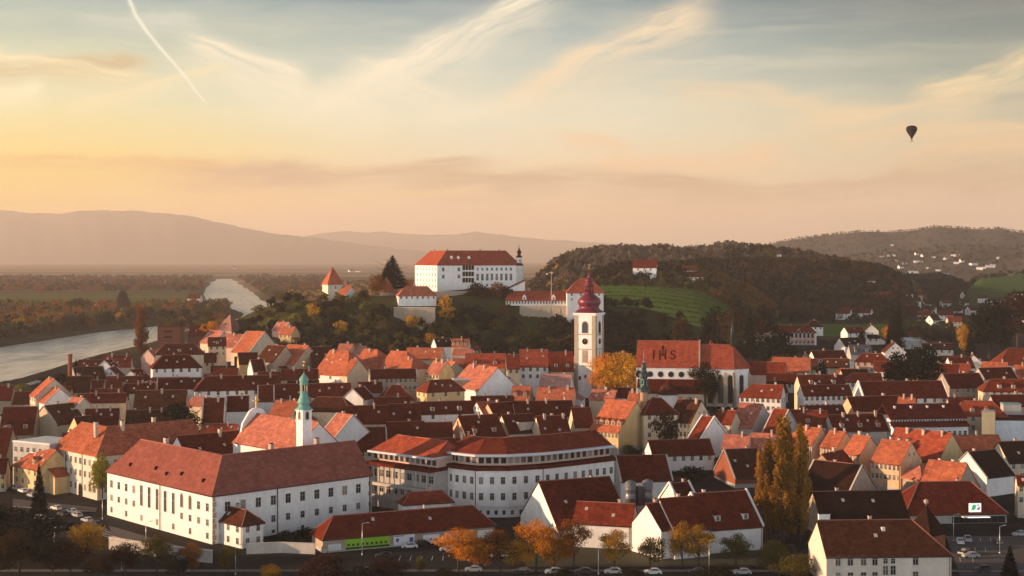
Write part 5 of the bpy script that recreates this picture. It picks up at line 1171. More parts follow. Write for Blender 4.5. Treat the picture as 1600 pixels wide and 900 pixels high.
def make_market_hall():
    root = H('large dark hip roofed market hall with a glazed front and a lit sign', 1436, 753, 5, 1516, 10.5, 813, 'dark', 'grey', 'hlhr', name='market_hall', cat='market hall')
    me = part_of(root,'wall').data; yf = min(v.co.y for v in me.vertices); he = max(v.co.z for v in me.vertices if abs(v.co.y-yf) < .1); X0 = min(v.co.x for v in me.vertices); X1 = max(v.co.x for v in me.vertices); W = X1-X0
    b = MB(); b.box(X0+W*.46, X1-W*.02, yf-.1, yf+.02, .1, he-1.0); b.build('glass_front', ['glass'], root)
    b = MB()
    for i in range(9): x = X0+W*(.46+.515*i/8); b.box(x-.08, x+.08, yf-.18, yf-.101, .1, he-1.0)
    b.build('mullions', ['darkmetal'], root)
    b = MB(); b.box(X0+W*.54, X0+W*.80, yf-2.4, yf+.05, he-1.0, he-.75); b.build('canopy', ['w_white'], root)
    b = MB(); b.box(X0+W*.58, X0+W*.80, yf-2.45, yf-2.41, he-.98, he-.80); b.build('canopy_light', [mat('canopy_light', (.95, .97, 1), emit=.9, var=0)], root)
    xs = X0+W*.62
    c, s = cos(root.rotation_euler[2]), sin(root.rotation_euler[2]); lx, ly = xs, yf-.5
    loc = (root.location[0]+lx*c-ly*s, root.location[1]+lx*s+ly*c, root.location[2])
    M['litsign'] = mat('lit_sign', (.86, .92, .88), emit=.4, var=.02); M['sg'] = mat('sign_green', (.08, .42, .12), emit=.3, var=.02); M['sr'] = mat('sign_red_lit', (.55, .08, .08), emit=.3, var=.02)
    b = MB(); b.box(0, 3.4, -.2, .2, he+.3, he+2.75, 0); b.box(-.1, 3.5, .201, .3, he+.2, he+2.85, 3); b.box(.4, .6, .1, .25, he-.6, he+.2, 3); b.box(2.9, 3.1, .1, .25, he-.6, he+.2, 3)
    b.slab([(.5, he+.8), (1.7, he+1.1), (1.9, he+2.3), (1.0, he+2.4)], 'y', -.24, -.201, 1); b.slab([(2.0, he+1.0), (2.9, he+.9), (3.1, he+1.9), (2.5, he+1.6)], 'y', -.24, -.201, 2); b.slab([(2.2, he+2.1), (2.7, he+1.9), (2.6, he+2.6)], 'y', -.24, -.201, 1)
    b.build('lit_sign', ['litsign', 'sg', 'sr', 'darkmetal'], None, loc, root.rotation_euler[2], label='lit white sign with green and red shapes on the market hall eaves', category='sign')
make_market_hall()

def make_spire_roof():
    X, D, g = at(1447, 790, 15); r = empty('chapel_spire', (X, D, g), R(40), 'black pyramid spire with a pale ball in front of the market hall', 'spire')
    b = MB(); b.box(-3.2, 3.2, -3.2, 3.2, -3, 8.4); b.build('wall', ['w_brick'], r)
    b = MB(); b.poly([(-3.7, -3.7, 8.3), (3.7, -3.7, 8.3), (3.7, 3.7, 8.3), (-3.7, 3.7, 8.3), (0, 0, 15.2)], [(0, 1, 4), (1, 2, 4), (2, 3, 4), (3, 0, 4), (3, 2, 1, 0)]); rf = b.build('roof', ['black'], r)
    b = MB(); b.lathe([(.1, 14.9), (.1, 15.4), (.5, 15.6), (.62, 16), (.5, 16.4), (.1, 16.6)], 10); b.build('ball', ['w_tan'], rf)
make_spire_roof()

def make_tanks():
    X, D, g = at(982, 752, 15.5); r = empty('roof_plant', (X, D, g), R(20), 'pair of silver cylindrical ventilation towers between the white halls', 'ventilation unit')
    b = MB(); b.box(-1, 8, -1.6, 1.8, -3, 9.0); b.build('base', ['w_grey'], r)
    for x in (.6, 5.6):
        b = MB(); b.lathe([(1.45, 8.9), (1.45, 10.9), (1.6, 11), (1.6, 11.2), (1.45, 11.3), (1.45, 13.2), (1.6, 13.3), (1.6, 13.5), (1.45, 13.6), (1.45, 15.2), (.3, 15.8)], 16, (x, 0)); b.build('cylinder', ['tank'], r)
    b = MB(); b.box(2.2, 4.0, -1, 1.2, 9, 14.0); b.build('duct', ['darkmetal'], r)
make_tanks()
def make_stack():
    X, D, g = at(109.4, 553, 22); b = MB(); b.lathe([(1.15, -2), (.95, 20.6), (1.15, 20.7), (1.15, 21.6), (.95, 21.7), (.9, 22)], 12, smooth=False)
    o = b.build('factory_chimney', ['w_brick'], None, (X, D, g), label='tall thin brick factory chimney by the river', category='chimney')
make_stack()

# ---------------------------------------------------------------- small houses packed between the traced ones
def fill_town():
    foot = []
    for o in list(COL.objects):
        if o.parent is None and o.type == 'EMPTY' and o.get('category') and o.location[1] < 1000:
            for ch in o.children:
                if ch.type == 'MESH' and 'wall' in ch.name:
                    xs = [v.co.x for v in ch.data.vertices]; ys = [v.co.y for v in ch.data.vertices]
                    foot.append((o.location[0], o.location[1], o.rotation_euler[2], min(xs), max(xs), min(ys), max(ys)))
    def inside(px_, py_, f, pad):
        c, s = cos(f[2]), sin(f[2]); dx, dy = px_-f[0], py_-f[1]; x, y = dx*c+dy*s, -dx*s+dy*c
        return f[3]-pad < x < f[4]+pad and f[5]-pad < y < f[6]+pad
    marks = [('the white school', 270, 600), ('the theatre tower', 280, 530), ('the long white hall', 370, 590), ('the green onion spire', 475, 640), ('the monastery', 330, 690), ('the cream corner building', 140, 700), ('the brick factory chimney', 100, 590), ('the tan building', 610, 600), ('the broad white gable', 780, 600), ('the stone bell tower', 905, 600), ('the yellow house with dormers', 965, 660), ('the church choir', 1140, 620), ('the white convent', 1270, 630), ('the sunlit terrace', 1330, 700), ('the poplars', 1220, 720), ('the school with clerestory', 1450, 680), ('the right margin', 1590, 640), ('the curved office block', 780, 690), ('the dark garden tree', 285, 660), ('the cream villa', 1360, 570), ('the orange farmhouse', 1230, 575)]
    rr = random.Random(5); n = 0
    for t in range(6000):
        if n >= 85: break
        D = 415+rr.random()**.8*370; px_ = rr.uniform(-20, 1620); X = (px_-800)/F*D
        if D < 455 and px_ < 1080: continue
        if D < 440 and 1080 < px_ < 1400: continue
        if px_ < 120 and D > 640: continue
        if px_ < 240 and D > 700 or (880 < px_ < 1000 and D > 560 and D < 700): continue
        if 1400 < px_ and D < 440: continue
        near = min(foot, key=lambda f: (f[0]-X)**2+(f[1]-D)**2); th = math.degrees(near[2])+rr.choice((0, 0, 90, -6)); 
        if D > 500 and rr.random() < .4: th = rr.choice((10, -36))
        L = rr.uniform(8, 16); w = rr.uniform(8, 11); a = R(th); c, s = cos(a), sin(a)
        P = [(X+x*c-y*s, D+x*s+y*c) for x in (0, L/3, L*2/3, L) for y in (-w/2, 0, w/2)]
        me = (X, D, a, 0, L, -w/2, w/2)
        if any(inside(px2, py2, f, .6) for f in foot for px2, py2 in P): continue
        bad = False
        for f in foot:
            if abs(f[0]-X)+abs(f[1]-D) > 130: continue
            fc, fs = cos(f[2]), sin(f[2])
            for x in np.linspace(f[3], f[4], 7):
                for y in np.linspace(f[5], f[6], 5):
                    if inside(f[0]+x*fc-y*fs, f[1]+x*fs+y*fc, me, .6): bad = True
        if bad: continue
        foot.append(me); n += 1
        he = rr.uniform(4.5, 7.5); hr = he+w/2*.93; g = float(gz(X, D)); roof = rr.choice(['dark', 'dark', 'red', 'red', 'brown', 'orange', 'pink']); wall = rr.choice(['white', 'cream', 'cream', 'pale', 'tan', 'rose'])
        py_ = HY+(CH-g-hr)*F/D; m = min(marks, key=lambda q: (q[1]-px_)**2+((q[2]-py_)*1.5)**2)[0]
        word = {'dark': 'dark red', 'red': 'red', 'brown': 'brown', 'orange': 'orange', 'pink': 'pink'}[roof]
        r = empty('house', (X, D, g), a, 'small %s house with a low %s roof packed in near %s' % ({'tan': 'tan', 'white': 'white', 'cream': 'cream', 'pale': 'pale', 'rose': 'rose'}[wall], word, m), 'house', 'small houses packed between the larger ones')
        hl = w*.42 if rr.random() < .2 else 0
        link(wall_mesh(L, w, he, hr, hl, 0, m='w_'+wall), 'wall', r); rf = link(roof_mesh(L, w, he, hr, hl, 0, mats=(roof, 'mortar')), 'roof', r)
        for i in range(3): window(r, L*(.2+.3*i), -w/2, he-2.2, 0, 1.0, 1.4)
        if rr.random() < .7: chimney(rf, L*rr.uniform(.3, .8), 0, hr, 1.3, .6, .7)
fill_town()
# ---------------------------------------------------------------- trees
def leaf_mat(name, col, tip=None):
    m = mat(name, col, .9, .45, .9, .22, trans=.35, spec=.01, dark=tip, detail=3); return m
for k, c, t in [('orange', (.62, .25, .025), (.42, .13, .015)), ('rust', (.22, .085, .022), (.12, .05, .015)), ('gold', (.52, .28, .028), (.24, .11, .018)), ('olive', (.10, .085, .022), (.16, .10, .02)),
                ('brown', (.062, .034, .014), (.04, .025, .011)), ('green', (.03, .038, .012), (.046, .045, .012)), ('darkgreen', (.010, .014, .008), (.016, .019, .009)), ('maroon', (.05, .018, .011), (.03, .013, .009)), ('lime', (.25, .24, .03), (.14, .15, .025)), ('dim', (.022, .019, .011), (.032, .023, .012)), ('hill', (.11, .075, .05), (.075, .055, .04)), ('vine', (.085, .13, .035), (.09, .10, .03)), ('amber', (.36, .18, .028), (.18, .085, .018)), ('pale', (.17, .135, .105), (.12, .09, .07))]:  # hill and pale are lightened: distance haze painted into the leaf colour
    M['leaf_'+k] = leaf_mat('leaves_'+k, c, t)
def leaf_cloud(n, lobes, size, seed, fill=.55):
    """n small leaf-clump quads spread through the volume of several ellipsoid lobes: (cx,cy,cz, rx,ry,rz)"""
    r = np.random.RandomState(seed); lobes = np.array(lobes, float); vol = lobes[:, 3]*lobes[:, 4]*lobes[:, 5]; vol = vol**.75
    idx = r.choice(len(lobes), n, p=vol/vol.sum()); L = lobes[idx]
    d = r.normal(size=(n, 3)); d /= np.linalg.norm(d, axis=1)[:, None]; rad = fill+(1-fill)*r.rand(n)**.6; rad *= 1+.12*r.normal(size=n)
    P = L[:, :3]+d*L[:, 3:]*rad[:, None]
    N = d+r.normal(size=(n, 3))*.55; N /= np.linalg.norm(N, axis=1)[:, None]
    a = np.cross(N, r.normal(size=(n, 3))); a /= np.linalg.norm(a, axis=1)[:, None]; b = np.cross(N, a)
    s = size*(.55+.9*r.rand(n))[:, None]; k = .5+.5*r.rand(n)[:, None]
    V = np.stack([P-a*s-b*s*k, P+a*s-b*s*k*.8, P+a*s*.8+b*s*k, P-a*s*.9+b*s*k*1.1], 1)
    return V.reshape(-1, 3)
def quads_mesh(name, V, mats, idx=None):
    n = len(V)//4; me = bpy.data.meshes.new(name); me.vertices.add(len(V)); me.vertices.foreach_set('co', V.astype(np.float32).ravel())
    me.loops.add(4*n); me.loops.foreach_set('vertex_index', np.arange(4*n, dtype=np.int32)); me.polygons.add(n)
    me.polygons.foreach_set('loop_start', np.arange(0, 4*n, 4, dtype=np.int32))
    for m in mats: me.materials.append(M[m] if isinstance(m, str) else m)
    if idx is not None: me.polygons.foreach_set('material_index', idx.astype(np.int32))
    me.update(calc_edges=True); return me
def lobes_round(seed, n=9, h=1.0, w=.5):
    r = random.Random(seed); out = [(0, 0, .62, w*.62, w*.62, .26)]
    for i in range(n):
        a = r.random()*2*pi; q = w*(.35+.35*r.random()); z = .36+.48*r.random(); k = 1-abs(z-.58)*.9
        out.append((q*cos(a)*k, q*sin(a)*k, z, w*(.28+.22*r.random()), w*(.28+.22*r.random()), .10+.09*r.random()))
    out.append((r.uniform(-.05, .05), 0, .88, w*.35, w*.35, .11)); return out
def trunk_mesh(seed, top=.75, r0=.028, spread=.32, n=7, m='bark'):
    r = random.Random(seed); b = MB(); b.tube((0, 0, -.06), (0, 0, .3), r0, r0*.75, 7); b.tube((0, 0, .3), (r.uniform(-.02, .02), r.uniform(-.02, .02), top), r0*.75, r0*.2, 6)
    for i in range(n):
        a = r.random()*2*pi; z = .22+.4*i/n; q = spread*(.6+.6*r.random()); mid = (q*.5*cos(a), q*.5*sin(a), z+.12)
        b.tube((0, 0, z), mid, r0*.42, r0*.28, 5); b.tube(mid, (q*cos(a), q*sin(a), z+.26+.1*r.random()), r0*.28, r0*.06, 4)
        a2 = a+r.uniform(-.9, .9); b.tube(mid, (mid[0]+.2*cos(a2), mid[1]+.2*sin(a2), mid[2]+.2), r0*.2, r0*.05, 4)
    return b.mesh('trunk', [m])
_T = {}
def tree_meshes(kind, detail, variant):
    k = (kind, detail, variant)
    if k in _T: return _T[k]
    n = {'hi': 5200, 'mid': 1500, 'lo': 520}[detail]; s = {'hi': .012, 'mid': .021, 'lo': .034}[detail]; sd = variant*17+5
    if kind == 'round': V = leaf_cloud(n, lobes_round(sd), s, sd)
    elif kind == 'wide': V = leaf_cloud(n, lobes_round(sd, 11, w=.66), s*1.1, sd)
    elif kind == 'thin': V = leaf_cloud(int(n*.95), lobes_round(sd, 10, w=.46), s*.9, sd, .2)
    elif kind == 'bush': V = leaf_cloud(n, [(x, y, z*.9-.22, a, b_, c) for x, y, z, a, b_, c in lobes_round(sd, 9, w=.75)], s*1.2, sd)
    elif kind == 'poplar':
        r = random.Random(sd); L = [(0, 0, .5, .06, .06, .42), (0, 0, .78, .045, .045, .2)]
        for i in range(26): a = r.random()*2*pi; z = .14+.8*r.random(); q = .07*(1-abs(z-.42)*1.05); L.append((q*cos(a), q*sin(a), z, .022+.02*r.random(), .022+.02*r.random(), .06+.06*r.random()))
        V = leaf_cloud(int(n*1.1), L, s*.62, sd, .35)
    elif kind == 'conifer':
        r = np.random.RandomState(sd); nn = n; z = .08+.92*(1-np.sqrt(r.rand(nn))); tier = .75+.35*np.abs(np.sin(z*32)); rad = .24*(1-z)*tier*(.5+.5*r.rand(nn)**.5)+.005; a = r.rand(nn)*2*pi
        P = np.stack([rad*np.cos(a), rad*np.sin(a), z-rad*.35], -1); t = np.stack([np.cos(a), np.sin(a), -.5+0*a], -1); u = np.stack([-np.sin(a), np.cos(a), 0*a], -1)
        q = (s*(.7+.8*r.rand(nn)))[:, None]; V = np.stack([P-t*q-u*q*.6, P+t*q-u*q*.5, P+t*q*1.1+u*q*.5, P-t*q+u*q*.6], 1).reshape(-1, 3)
    tr = trunk_mesh(sd, .95 if kind in ('poplar', 'conifer') else .8, .014 if kind in ('poplar',) else .024, .06 if kind in ('poplar', 'conifer') else .32, 5 if kind == 'bush' else 8)
    _T[k] = (V, tr); return _T[k]
_C = {}
def tree(kind, leaf, X, D, H_, label, group=None, detail='mid', wscale=1.0, name='tree', z=None, variant=None, cat='tree'):
    variant = rnd.randrange(3) if variant is None else variant; V, tr = tree_meshes(kind, detail, variant); k = (kind, detail, variant, leaf)
    if k not in _C: _C[k] = quads_mesh('crown', V, ['leaf_'+leaf])
    g = float(gz(X, D)) if z is None else z
    r = empty(name, (X, D, g-.1), rnd.random()*6.28, label, cat, group); r.scale = (H_*wscale, H_*wscale, H_)
    link(_C[k], 'crown', r); link(tr, 'trunk', r); return r
def tree_px(kind, leaf, px, py_top, py_base, label, **kw):
    X, D, g = at(px, py_base, 0); return tree(kind, leaf, X, D, (py_base-py_top)*D/F, label, **kw)

# foreground row along the road
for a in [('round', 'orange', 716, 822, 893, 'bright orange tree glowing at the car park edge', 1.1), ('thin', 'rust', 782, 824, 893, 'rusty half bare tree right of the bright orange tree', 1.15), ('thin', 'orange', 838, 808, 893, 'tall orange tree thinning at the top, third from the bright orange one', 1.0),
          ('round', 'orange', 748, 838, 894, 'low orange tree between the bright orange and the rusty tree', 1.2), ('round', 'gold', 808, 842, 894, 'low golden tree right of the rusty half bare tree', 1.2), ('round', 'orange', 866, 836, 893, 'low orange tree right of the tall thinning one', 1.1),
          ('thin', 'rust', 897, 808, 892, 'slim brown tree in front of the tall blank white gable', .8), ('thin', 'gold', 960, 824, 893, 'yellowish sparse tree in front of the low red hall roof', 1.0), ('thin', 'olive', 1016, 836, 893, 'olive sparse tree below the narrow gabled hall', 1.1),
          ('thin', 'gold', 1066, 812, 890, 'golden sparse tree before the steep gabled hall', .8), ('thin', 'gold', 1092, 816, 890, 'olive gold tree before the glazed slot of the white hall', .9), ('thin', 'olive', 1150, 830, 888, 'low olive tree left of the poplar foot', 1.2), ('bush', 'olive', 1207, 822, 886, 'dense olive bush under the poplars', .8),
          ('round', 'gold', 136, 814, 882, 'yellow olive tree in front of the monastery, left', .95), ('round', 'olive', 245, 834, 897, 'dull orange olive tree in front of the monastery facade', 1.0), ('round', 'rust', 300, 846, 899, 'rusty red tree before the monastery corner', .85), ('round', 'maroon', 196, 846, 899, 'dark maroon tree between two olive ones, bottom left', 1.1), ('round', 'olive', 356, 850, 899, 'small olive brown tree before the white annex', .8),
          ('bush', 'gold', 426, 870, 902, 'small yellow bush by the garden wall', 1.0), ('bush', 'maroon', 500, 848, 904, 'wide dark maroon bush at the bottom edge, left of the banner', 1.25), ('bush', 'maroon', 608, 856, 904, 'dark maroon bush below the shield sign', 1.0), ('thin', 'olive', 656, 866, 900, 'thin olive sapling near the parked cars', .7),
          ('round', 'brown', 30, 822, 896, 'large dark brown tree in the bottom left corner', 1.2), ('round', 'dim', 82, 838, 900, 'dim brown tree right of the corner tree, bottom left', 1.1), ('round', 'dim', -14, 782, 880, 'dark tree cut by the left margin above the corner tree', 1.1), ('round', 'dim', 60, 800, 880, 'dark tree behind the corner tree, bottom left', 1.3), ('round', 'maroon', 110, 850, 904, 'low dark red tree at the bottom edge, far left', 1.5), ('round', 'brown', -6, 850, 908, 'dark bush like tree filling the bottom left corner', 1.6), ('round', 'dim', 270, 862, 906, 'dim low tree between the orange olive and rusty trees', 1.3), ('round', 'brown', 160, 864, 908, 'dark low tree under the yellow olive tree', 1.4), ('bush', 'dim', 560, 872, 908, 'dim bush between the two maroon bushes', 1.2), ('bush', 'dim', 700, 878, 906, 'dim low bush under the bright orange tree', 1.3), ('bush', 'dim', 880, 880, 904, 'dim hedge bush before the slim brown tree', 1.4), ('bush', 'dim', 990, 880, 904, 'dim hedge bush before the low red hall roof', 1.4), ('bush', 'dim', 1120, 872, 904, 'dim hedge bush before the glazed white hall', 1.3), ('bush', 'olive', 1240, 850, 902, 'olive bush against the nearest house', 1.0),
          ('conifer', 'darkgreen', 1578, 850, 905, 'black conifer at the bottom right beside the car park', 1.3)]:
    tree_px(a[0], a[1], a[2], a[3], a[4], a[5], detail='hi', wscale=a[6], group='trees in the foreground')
# tall poplars
for i, (px_, top, base, w_) in enumerate([(1190, 700, 842, .8), (1200, 682, 848, .75), (1213, 694, 846, .7), (1223, 646, 852, .9), (1232, 688, 846, .7), (1242, 700, 850, .7), (1250, 660, 848, .85), (1258, 704, 842, .7)]):
    X, D, g = at(px_, base, 0); tree('poplar', 'amber', X, D+(i % 3)*2.5, (base-top)*D/F, 'one of the tall golden brown poplars standing close together', group='clump of tall poplars', detail='hi', wscale=w_*1.15, name='poplar')
# town trees
tree_px('wide', 'orange', 945, 550, 626, 'orange side of the autumn tree beside the bell tower, left half', detail='hi', wscale=.72)
tree_px('wide', 'gold', 974, 547, 628, 'olive gold autumn tree between the bell tower and the church, right half', detail='hi', wscale=1.0)
tree_px('round', 'dim', 1102, 564, 640, 'dark narrow tree in front of the church choir', detail='hi', wscale=.75)
tree_px('round', 'darkgreen', 286, 626, 705, 'large nearly black garden tree behind the monastery', detail='hi', wscale=1.05)
tree_px('bush', 'darkgreen', 258, 648, 705, 'black shrub leaning left of the garden tree', detail='mid', wscale=1.0)
tree_px('poplar', 'rust', 221, 478, 566, 'tall brown poplar at the river bank beside the theatre tower', detail='hi', wscale=1.5, name='poplar')
tree_px('round', 'lime', 160, 706, 788, 'yellow green tree squeezed between the corner building and the monastery', detail='hi', wscale=.6)
tree_px('conifer', 'darkgreen', 61, 722, 802, 'black pine in the shaded street, left', detail='hi', wscale=.85)
tree_px('bush', 'lime', 32, 592, 613, 'yellow green bush by the riverside car park', detail='mid', wscale=1.0)
tree_px('bush', 'darkgreen', 77, 578, 602, 'dark bush left of the brick factory chimney', detail='mid')
tree_px('bush', 'darkgreen', 94, 574, 600, 'dark sloping hedge beside the brick factory chimney', detail='mid', wscale=1.2)
tree_px('conifer', 'darkgreen', 119, 560, 592, 'small dark fir right of the brick factory chimney', detail='mid')
tree_px('round', 'orange', 331, 496, 545, 'orange tree left of the river pavilion', detail='mid', wscale=.9)
tree_px('round', 'dim', 1039, 640, 722, 'bare dark tree between the cream corner house and the cream gabled house', detail='mid', wscale=.6)
tree_px('bush', 'green', 985, 686, 712, 'green shrub under the plain yellow gable', detail='mid', wscale=.9)
tree_px('bush', 'darkgreen', 835, 0+720, 745, 'dark shrub behind the curved office', detail='mid')
tree_px('bush', 'darkgreen', 1078, 716, 752, 'dark shrub under the long dark red roof', detail='mid', wscale=1.2)
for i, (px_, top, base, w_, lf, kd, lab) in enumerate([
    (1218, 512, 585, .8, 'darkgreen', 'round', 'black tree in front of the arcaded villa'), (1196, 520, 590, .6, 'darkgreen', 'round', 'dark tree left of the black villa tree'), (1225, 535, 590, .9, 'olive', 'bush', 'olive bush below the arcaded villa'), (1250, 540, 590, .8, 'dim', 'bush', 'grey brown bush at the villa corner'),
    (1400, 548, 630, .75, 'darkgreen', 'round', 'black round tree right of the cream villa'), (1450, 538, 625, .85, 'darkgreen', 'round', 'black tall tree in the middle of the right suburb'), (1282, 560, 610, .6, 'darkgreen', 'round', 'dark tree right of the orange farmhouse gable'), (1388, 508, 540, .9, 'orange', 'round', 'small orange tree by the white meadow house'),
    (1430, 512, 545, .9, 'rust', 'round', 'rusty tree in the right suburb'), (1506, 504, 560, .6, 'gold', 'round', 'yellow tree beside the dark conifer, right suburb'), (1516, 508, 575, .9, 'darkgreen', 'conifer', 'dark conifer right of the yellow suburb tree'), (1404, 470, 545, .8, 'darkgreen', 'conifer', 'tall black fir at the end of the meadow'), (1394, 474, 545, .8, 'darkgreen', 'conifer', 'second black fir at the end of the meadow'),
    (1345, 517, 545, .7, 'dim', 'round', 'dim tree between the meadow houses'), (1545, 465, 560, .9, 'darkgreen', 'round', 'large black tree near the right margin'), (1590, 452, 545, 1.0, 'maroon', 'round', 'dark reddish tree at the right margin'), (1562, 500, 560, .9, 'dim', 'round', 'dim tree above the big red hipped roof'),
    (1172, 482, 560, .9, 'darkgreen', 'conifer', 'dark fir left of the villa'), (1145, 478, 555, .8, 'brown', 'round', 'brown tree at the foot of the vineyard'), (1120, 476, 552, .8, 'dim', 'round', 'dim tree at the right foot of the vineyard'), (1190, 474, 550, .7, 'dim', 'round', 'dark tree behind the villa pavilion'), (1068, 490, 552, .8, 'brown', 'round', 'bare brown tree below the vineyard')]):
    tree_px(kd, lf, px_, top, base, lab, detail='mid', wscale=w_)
# castle hill
tree('conifer', 'darkgreen', (613-800)/F*985, 985, 24, 'black pointed fir left of the castle palace', detail='hi', wscale=2.5, name='conifer', z=zt(452, 985))
tree('conifer', 'darkgreen', (605-800)/F*992, 992, 19, 'shorter black fir leaning on the pointed one by the castle', detail='mid', wscale=1.9, name='conifer', z=zt(452, 992))
for px_, top, base, lf, w_, lab in [(592, 428, 470, 'rust', .9, 'rusty tree left of the castle firs'), (740, 440, 482, 'maroon', .9, 'dark red tree below the castle palace, left of two'), (775, 440, 478, 'rust', .8, 'rusty tree in front of the castle stair wing'), (757, 446, 482, 'brown', .8, 'brown tree between the two red castle trees'), (567, 452, 478, 'dim', .9, 'dim bush behind the white castle house'), (790, 445, 478, 'dim', .7, 'dim tree at the end of the low castle wing')]:
    D = 972; tree('round', lf, (px_-800)/F*D, D, (base-top)*D/F, lab, detail='mid', wscale=w_, z=zt(base, D))
GH = 'trees on the slope below the castle'
HL = {'dim': 'dim leafless brown tree in the wood below the castle', 'green': 'dull green tree in the wood below the castle', 'olive': 'olive tree in the wood below the castle', 'darkgreen': 'black green tree in the wood below the castle', 'gold': 'yellow autumn tree in the wood below the castle', 'rust': 'rust coloured tree in the wood below the castle', 'lime': 'yellow green bush on the castle slope below the gate tower'}
r2 = random.Random(11); cnt = 0
for i in range(1500):
    X = r2.uniform(-190, 90); D = r2.uniform(862, 990)
    d, hv = seg_dist(SPINE, np.array(X), np.array(D))
    if not (30 < float(d) < 108) or cnt > 105: continue
    px_ = 800+F*X/D; g = float(gz(X, D)); py_ = HY+(CH-g)*F/D
    if (py_ < 484 and px_ > 560) or py_ < 472 or (560 < px_ < 640 and py_ < 490) or (617 < px_ < 680 and py_ < 512) or (812 < px_ < 905 and py_ < 512): continue
    if px_ > 945 and py_ < 500: continue
    if px_ < 590 and r2.random() < .6: kind, lf, h = 'bush', 'lime', r2.uniform(3.5, 6)
    elif px_ < 700: kind, lf, h = 'round', r2.choice(['olive', 'dim', 'dim', 'green', 'gold', 'brown']) if False else r2.choice(['olive', 'dim', 'dim', 'green', 'darkgreen', 'gold']), r2.uniform(8, 13)
    else: kind, lf, h = 'round', r2.choice(['dim', 'darkgreen', 'darkgreen', 'dim', 'darkgreen', 'olive', 'rust' if r2.random() < .35 else 'darkgreen']), r2.uniform(8, 14)
    tree(kind, lf, X, D, h, HL[lf], GH, 'lo', r2.uniform(.85, 1.2)); cnt += 1
# wooded foot right of the tower, below the vineyard
GV = 'dark trees below the vineyard'
for i in range(18):
    px_ = r2.uniform(935, 1165); D = r2.uniform(880, 990); X = (px_-800)/F*D
    tree('round', r2.choice(['darkgreen', 'darkgreen', 'dim', 'dim', 'brown']), X, D, r2.uniform(7, 12), 'dark tree in the wood below the green vineyard', GV, 'lo', r2.uniform(.8, 1.1))
# far bank of the river : first row of trees one by one
GB = 'autumn trees along the far river bank'
BL = {'brown': 'brown autumn tree on the far river bank', 'rust': 'rust red autumn tree on the far river bank', 'olive': 'olive tree on the far river bank', 'gold': 'golden tree on the far river bank', 'dim': 'dark bare tree on the far river bank', 'maroon': 'dark red brown tree on the far river bank'}
for i in range(75):
    px_ = r2.uniform(215, 350); D = r2.uniform(1330, 1640); X = (px_-800)/F*D; d_, w_ = seg_dist(RIVER, np.array(X), np.array(D))
    if float(d_) < float(w_)+8 or X < np.interp(D, RIVER[:, 1], RIVER[:, 0]): continue
    lf = r2.choice(['brown', 'rust', 'olive', 'dim', 'gold']); tree('round', lf, X, D, r2.uniform(13, 20), {'brown': 'brown', 'rust': 'rust red', 'olive': 'olive', 'dim': 'dark bare', 'gold': 'golden'}[lf]+' tree on the near river bank behind the theatre tower', 'trees on the near river bank', 'mid', r2.uniform(.9, 1.2))
for i in range(40):
    t = r2.random(); D = 1010+t*760; xc = float(np.interp(D, RIVER[:, 1], RIVER[:, 0])); w_ = float(np.interp(D, RIVER[:, 1], RIVER[:, 2]))
    X = xc-w_-12-r2.random()**1.5*34; lf = r2.choice(['brown', 'brown', 'olive', 'rust', 'dim', 'dim', 'maroon', 'gold'] if t > .35 else ['rust', 'brown', 'rust', 'maroon', 'dim'])
    tree('round', lf, X, D, r2.uniform(11, 19), BL[lf], GB, 'mid' if D < 1300 else 'lo', r2.uniform(.8, 1.15))
for px_ in (188, 196): X = (px_-800)/F*1750; tree('poplar', 'brown', X, 1750, 34, 'one of two brown poplars rising over the riverside wood', 'pair of poplars over the wood', 'mid', 1.7, name='poplar', z=0)
for px_, lf in ((118, 'brown'), (352, 'rust'), (340, 'olive'), (300, 'rust')): X = (px_-800)/F*1800; tree('round', lf, X, 1800, 24, {118: 'round brown tree standing above the riverside wood', 352: 'rust tree at the river bend', 340: 'olive tree at the river bend', 300: 'rust tree near the small farm beyond the river'}[px_], None, 'mid', 1.0, z=0)

def woods(name, label, gen, n, leaves, hrange, seed, per=46, size=.17):
    """a far-off wood that reads as one mass: many small crowns in ONE object"""
    r = np.random.RandomState(seed); pts = gen(r, n); Vs = []; ids = []
    base = [leaf_cloud(per, lobes_round(s_, 6, w=.55), size*.62, s_, .45) for s_ in range(6)]
    z = gz(pts[:, 0], pts[:, 1]); h = r.uniform(hrange[0], hrange[1], len(pts)); a = r.rand(len(pts))*6.28
    q_ = .5+.25*np.sin(pts[:, 0]*.017+seed)+.25*np.sin(pts[:, 1]*.021-pts[:, 0]*.009+seed*2); mi = np.clip((q_*.8+r.rand(len(pts))*.35)*len(leaves)-.3, 0, len(leaves)-1).astype(int); keep = r.rand(len(pts)) > .25*(np.sin(pts[:, 0]*.03+seed*3)*np.sin(pts[:, 1]*.027) > .55)*3; pts = pts[keep]; z = z[keep]; h = h[keep]; a = a[keep]; mi = mi[keep]; cl = gz(pts[:, 0]*0, pts[:, 1]*0)
    for i in range(len(pts)):
        B = base[i % 6]; c, s = cos(a[i]), sin(a[i]); q = h[i]
        Vs.append(np.stack([pts[i, 0]+(B[:, 0]*c-B[:, 1]*s)*q, pts[i, 1]+(B[:, 0]*s+B[:, 1]*c)*q, z[i]+(B[:, 2]-.16)*q], -1)); ids.append(np.full(per, mi[i]))
    o = link(quads_mesh(name, np.concatenate(Vs), ['leaf_'+l for l in leaves], np.concatenate(ids)), name, kind='stuff', label=label, category='woods'); return o
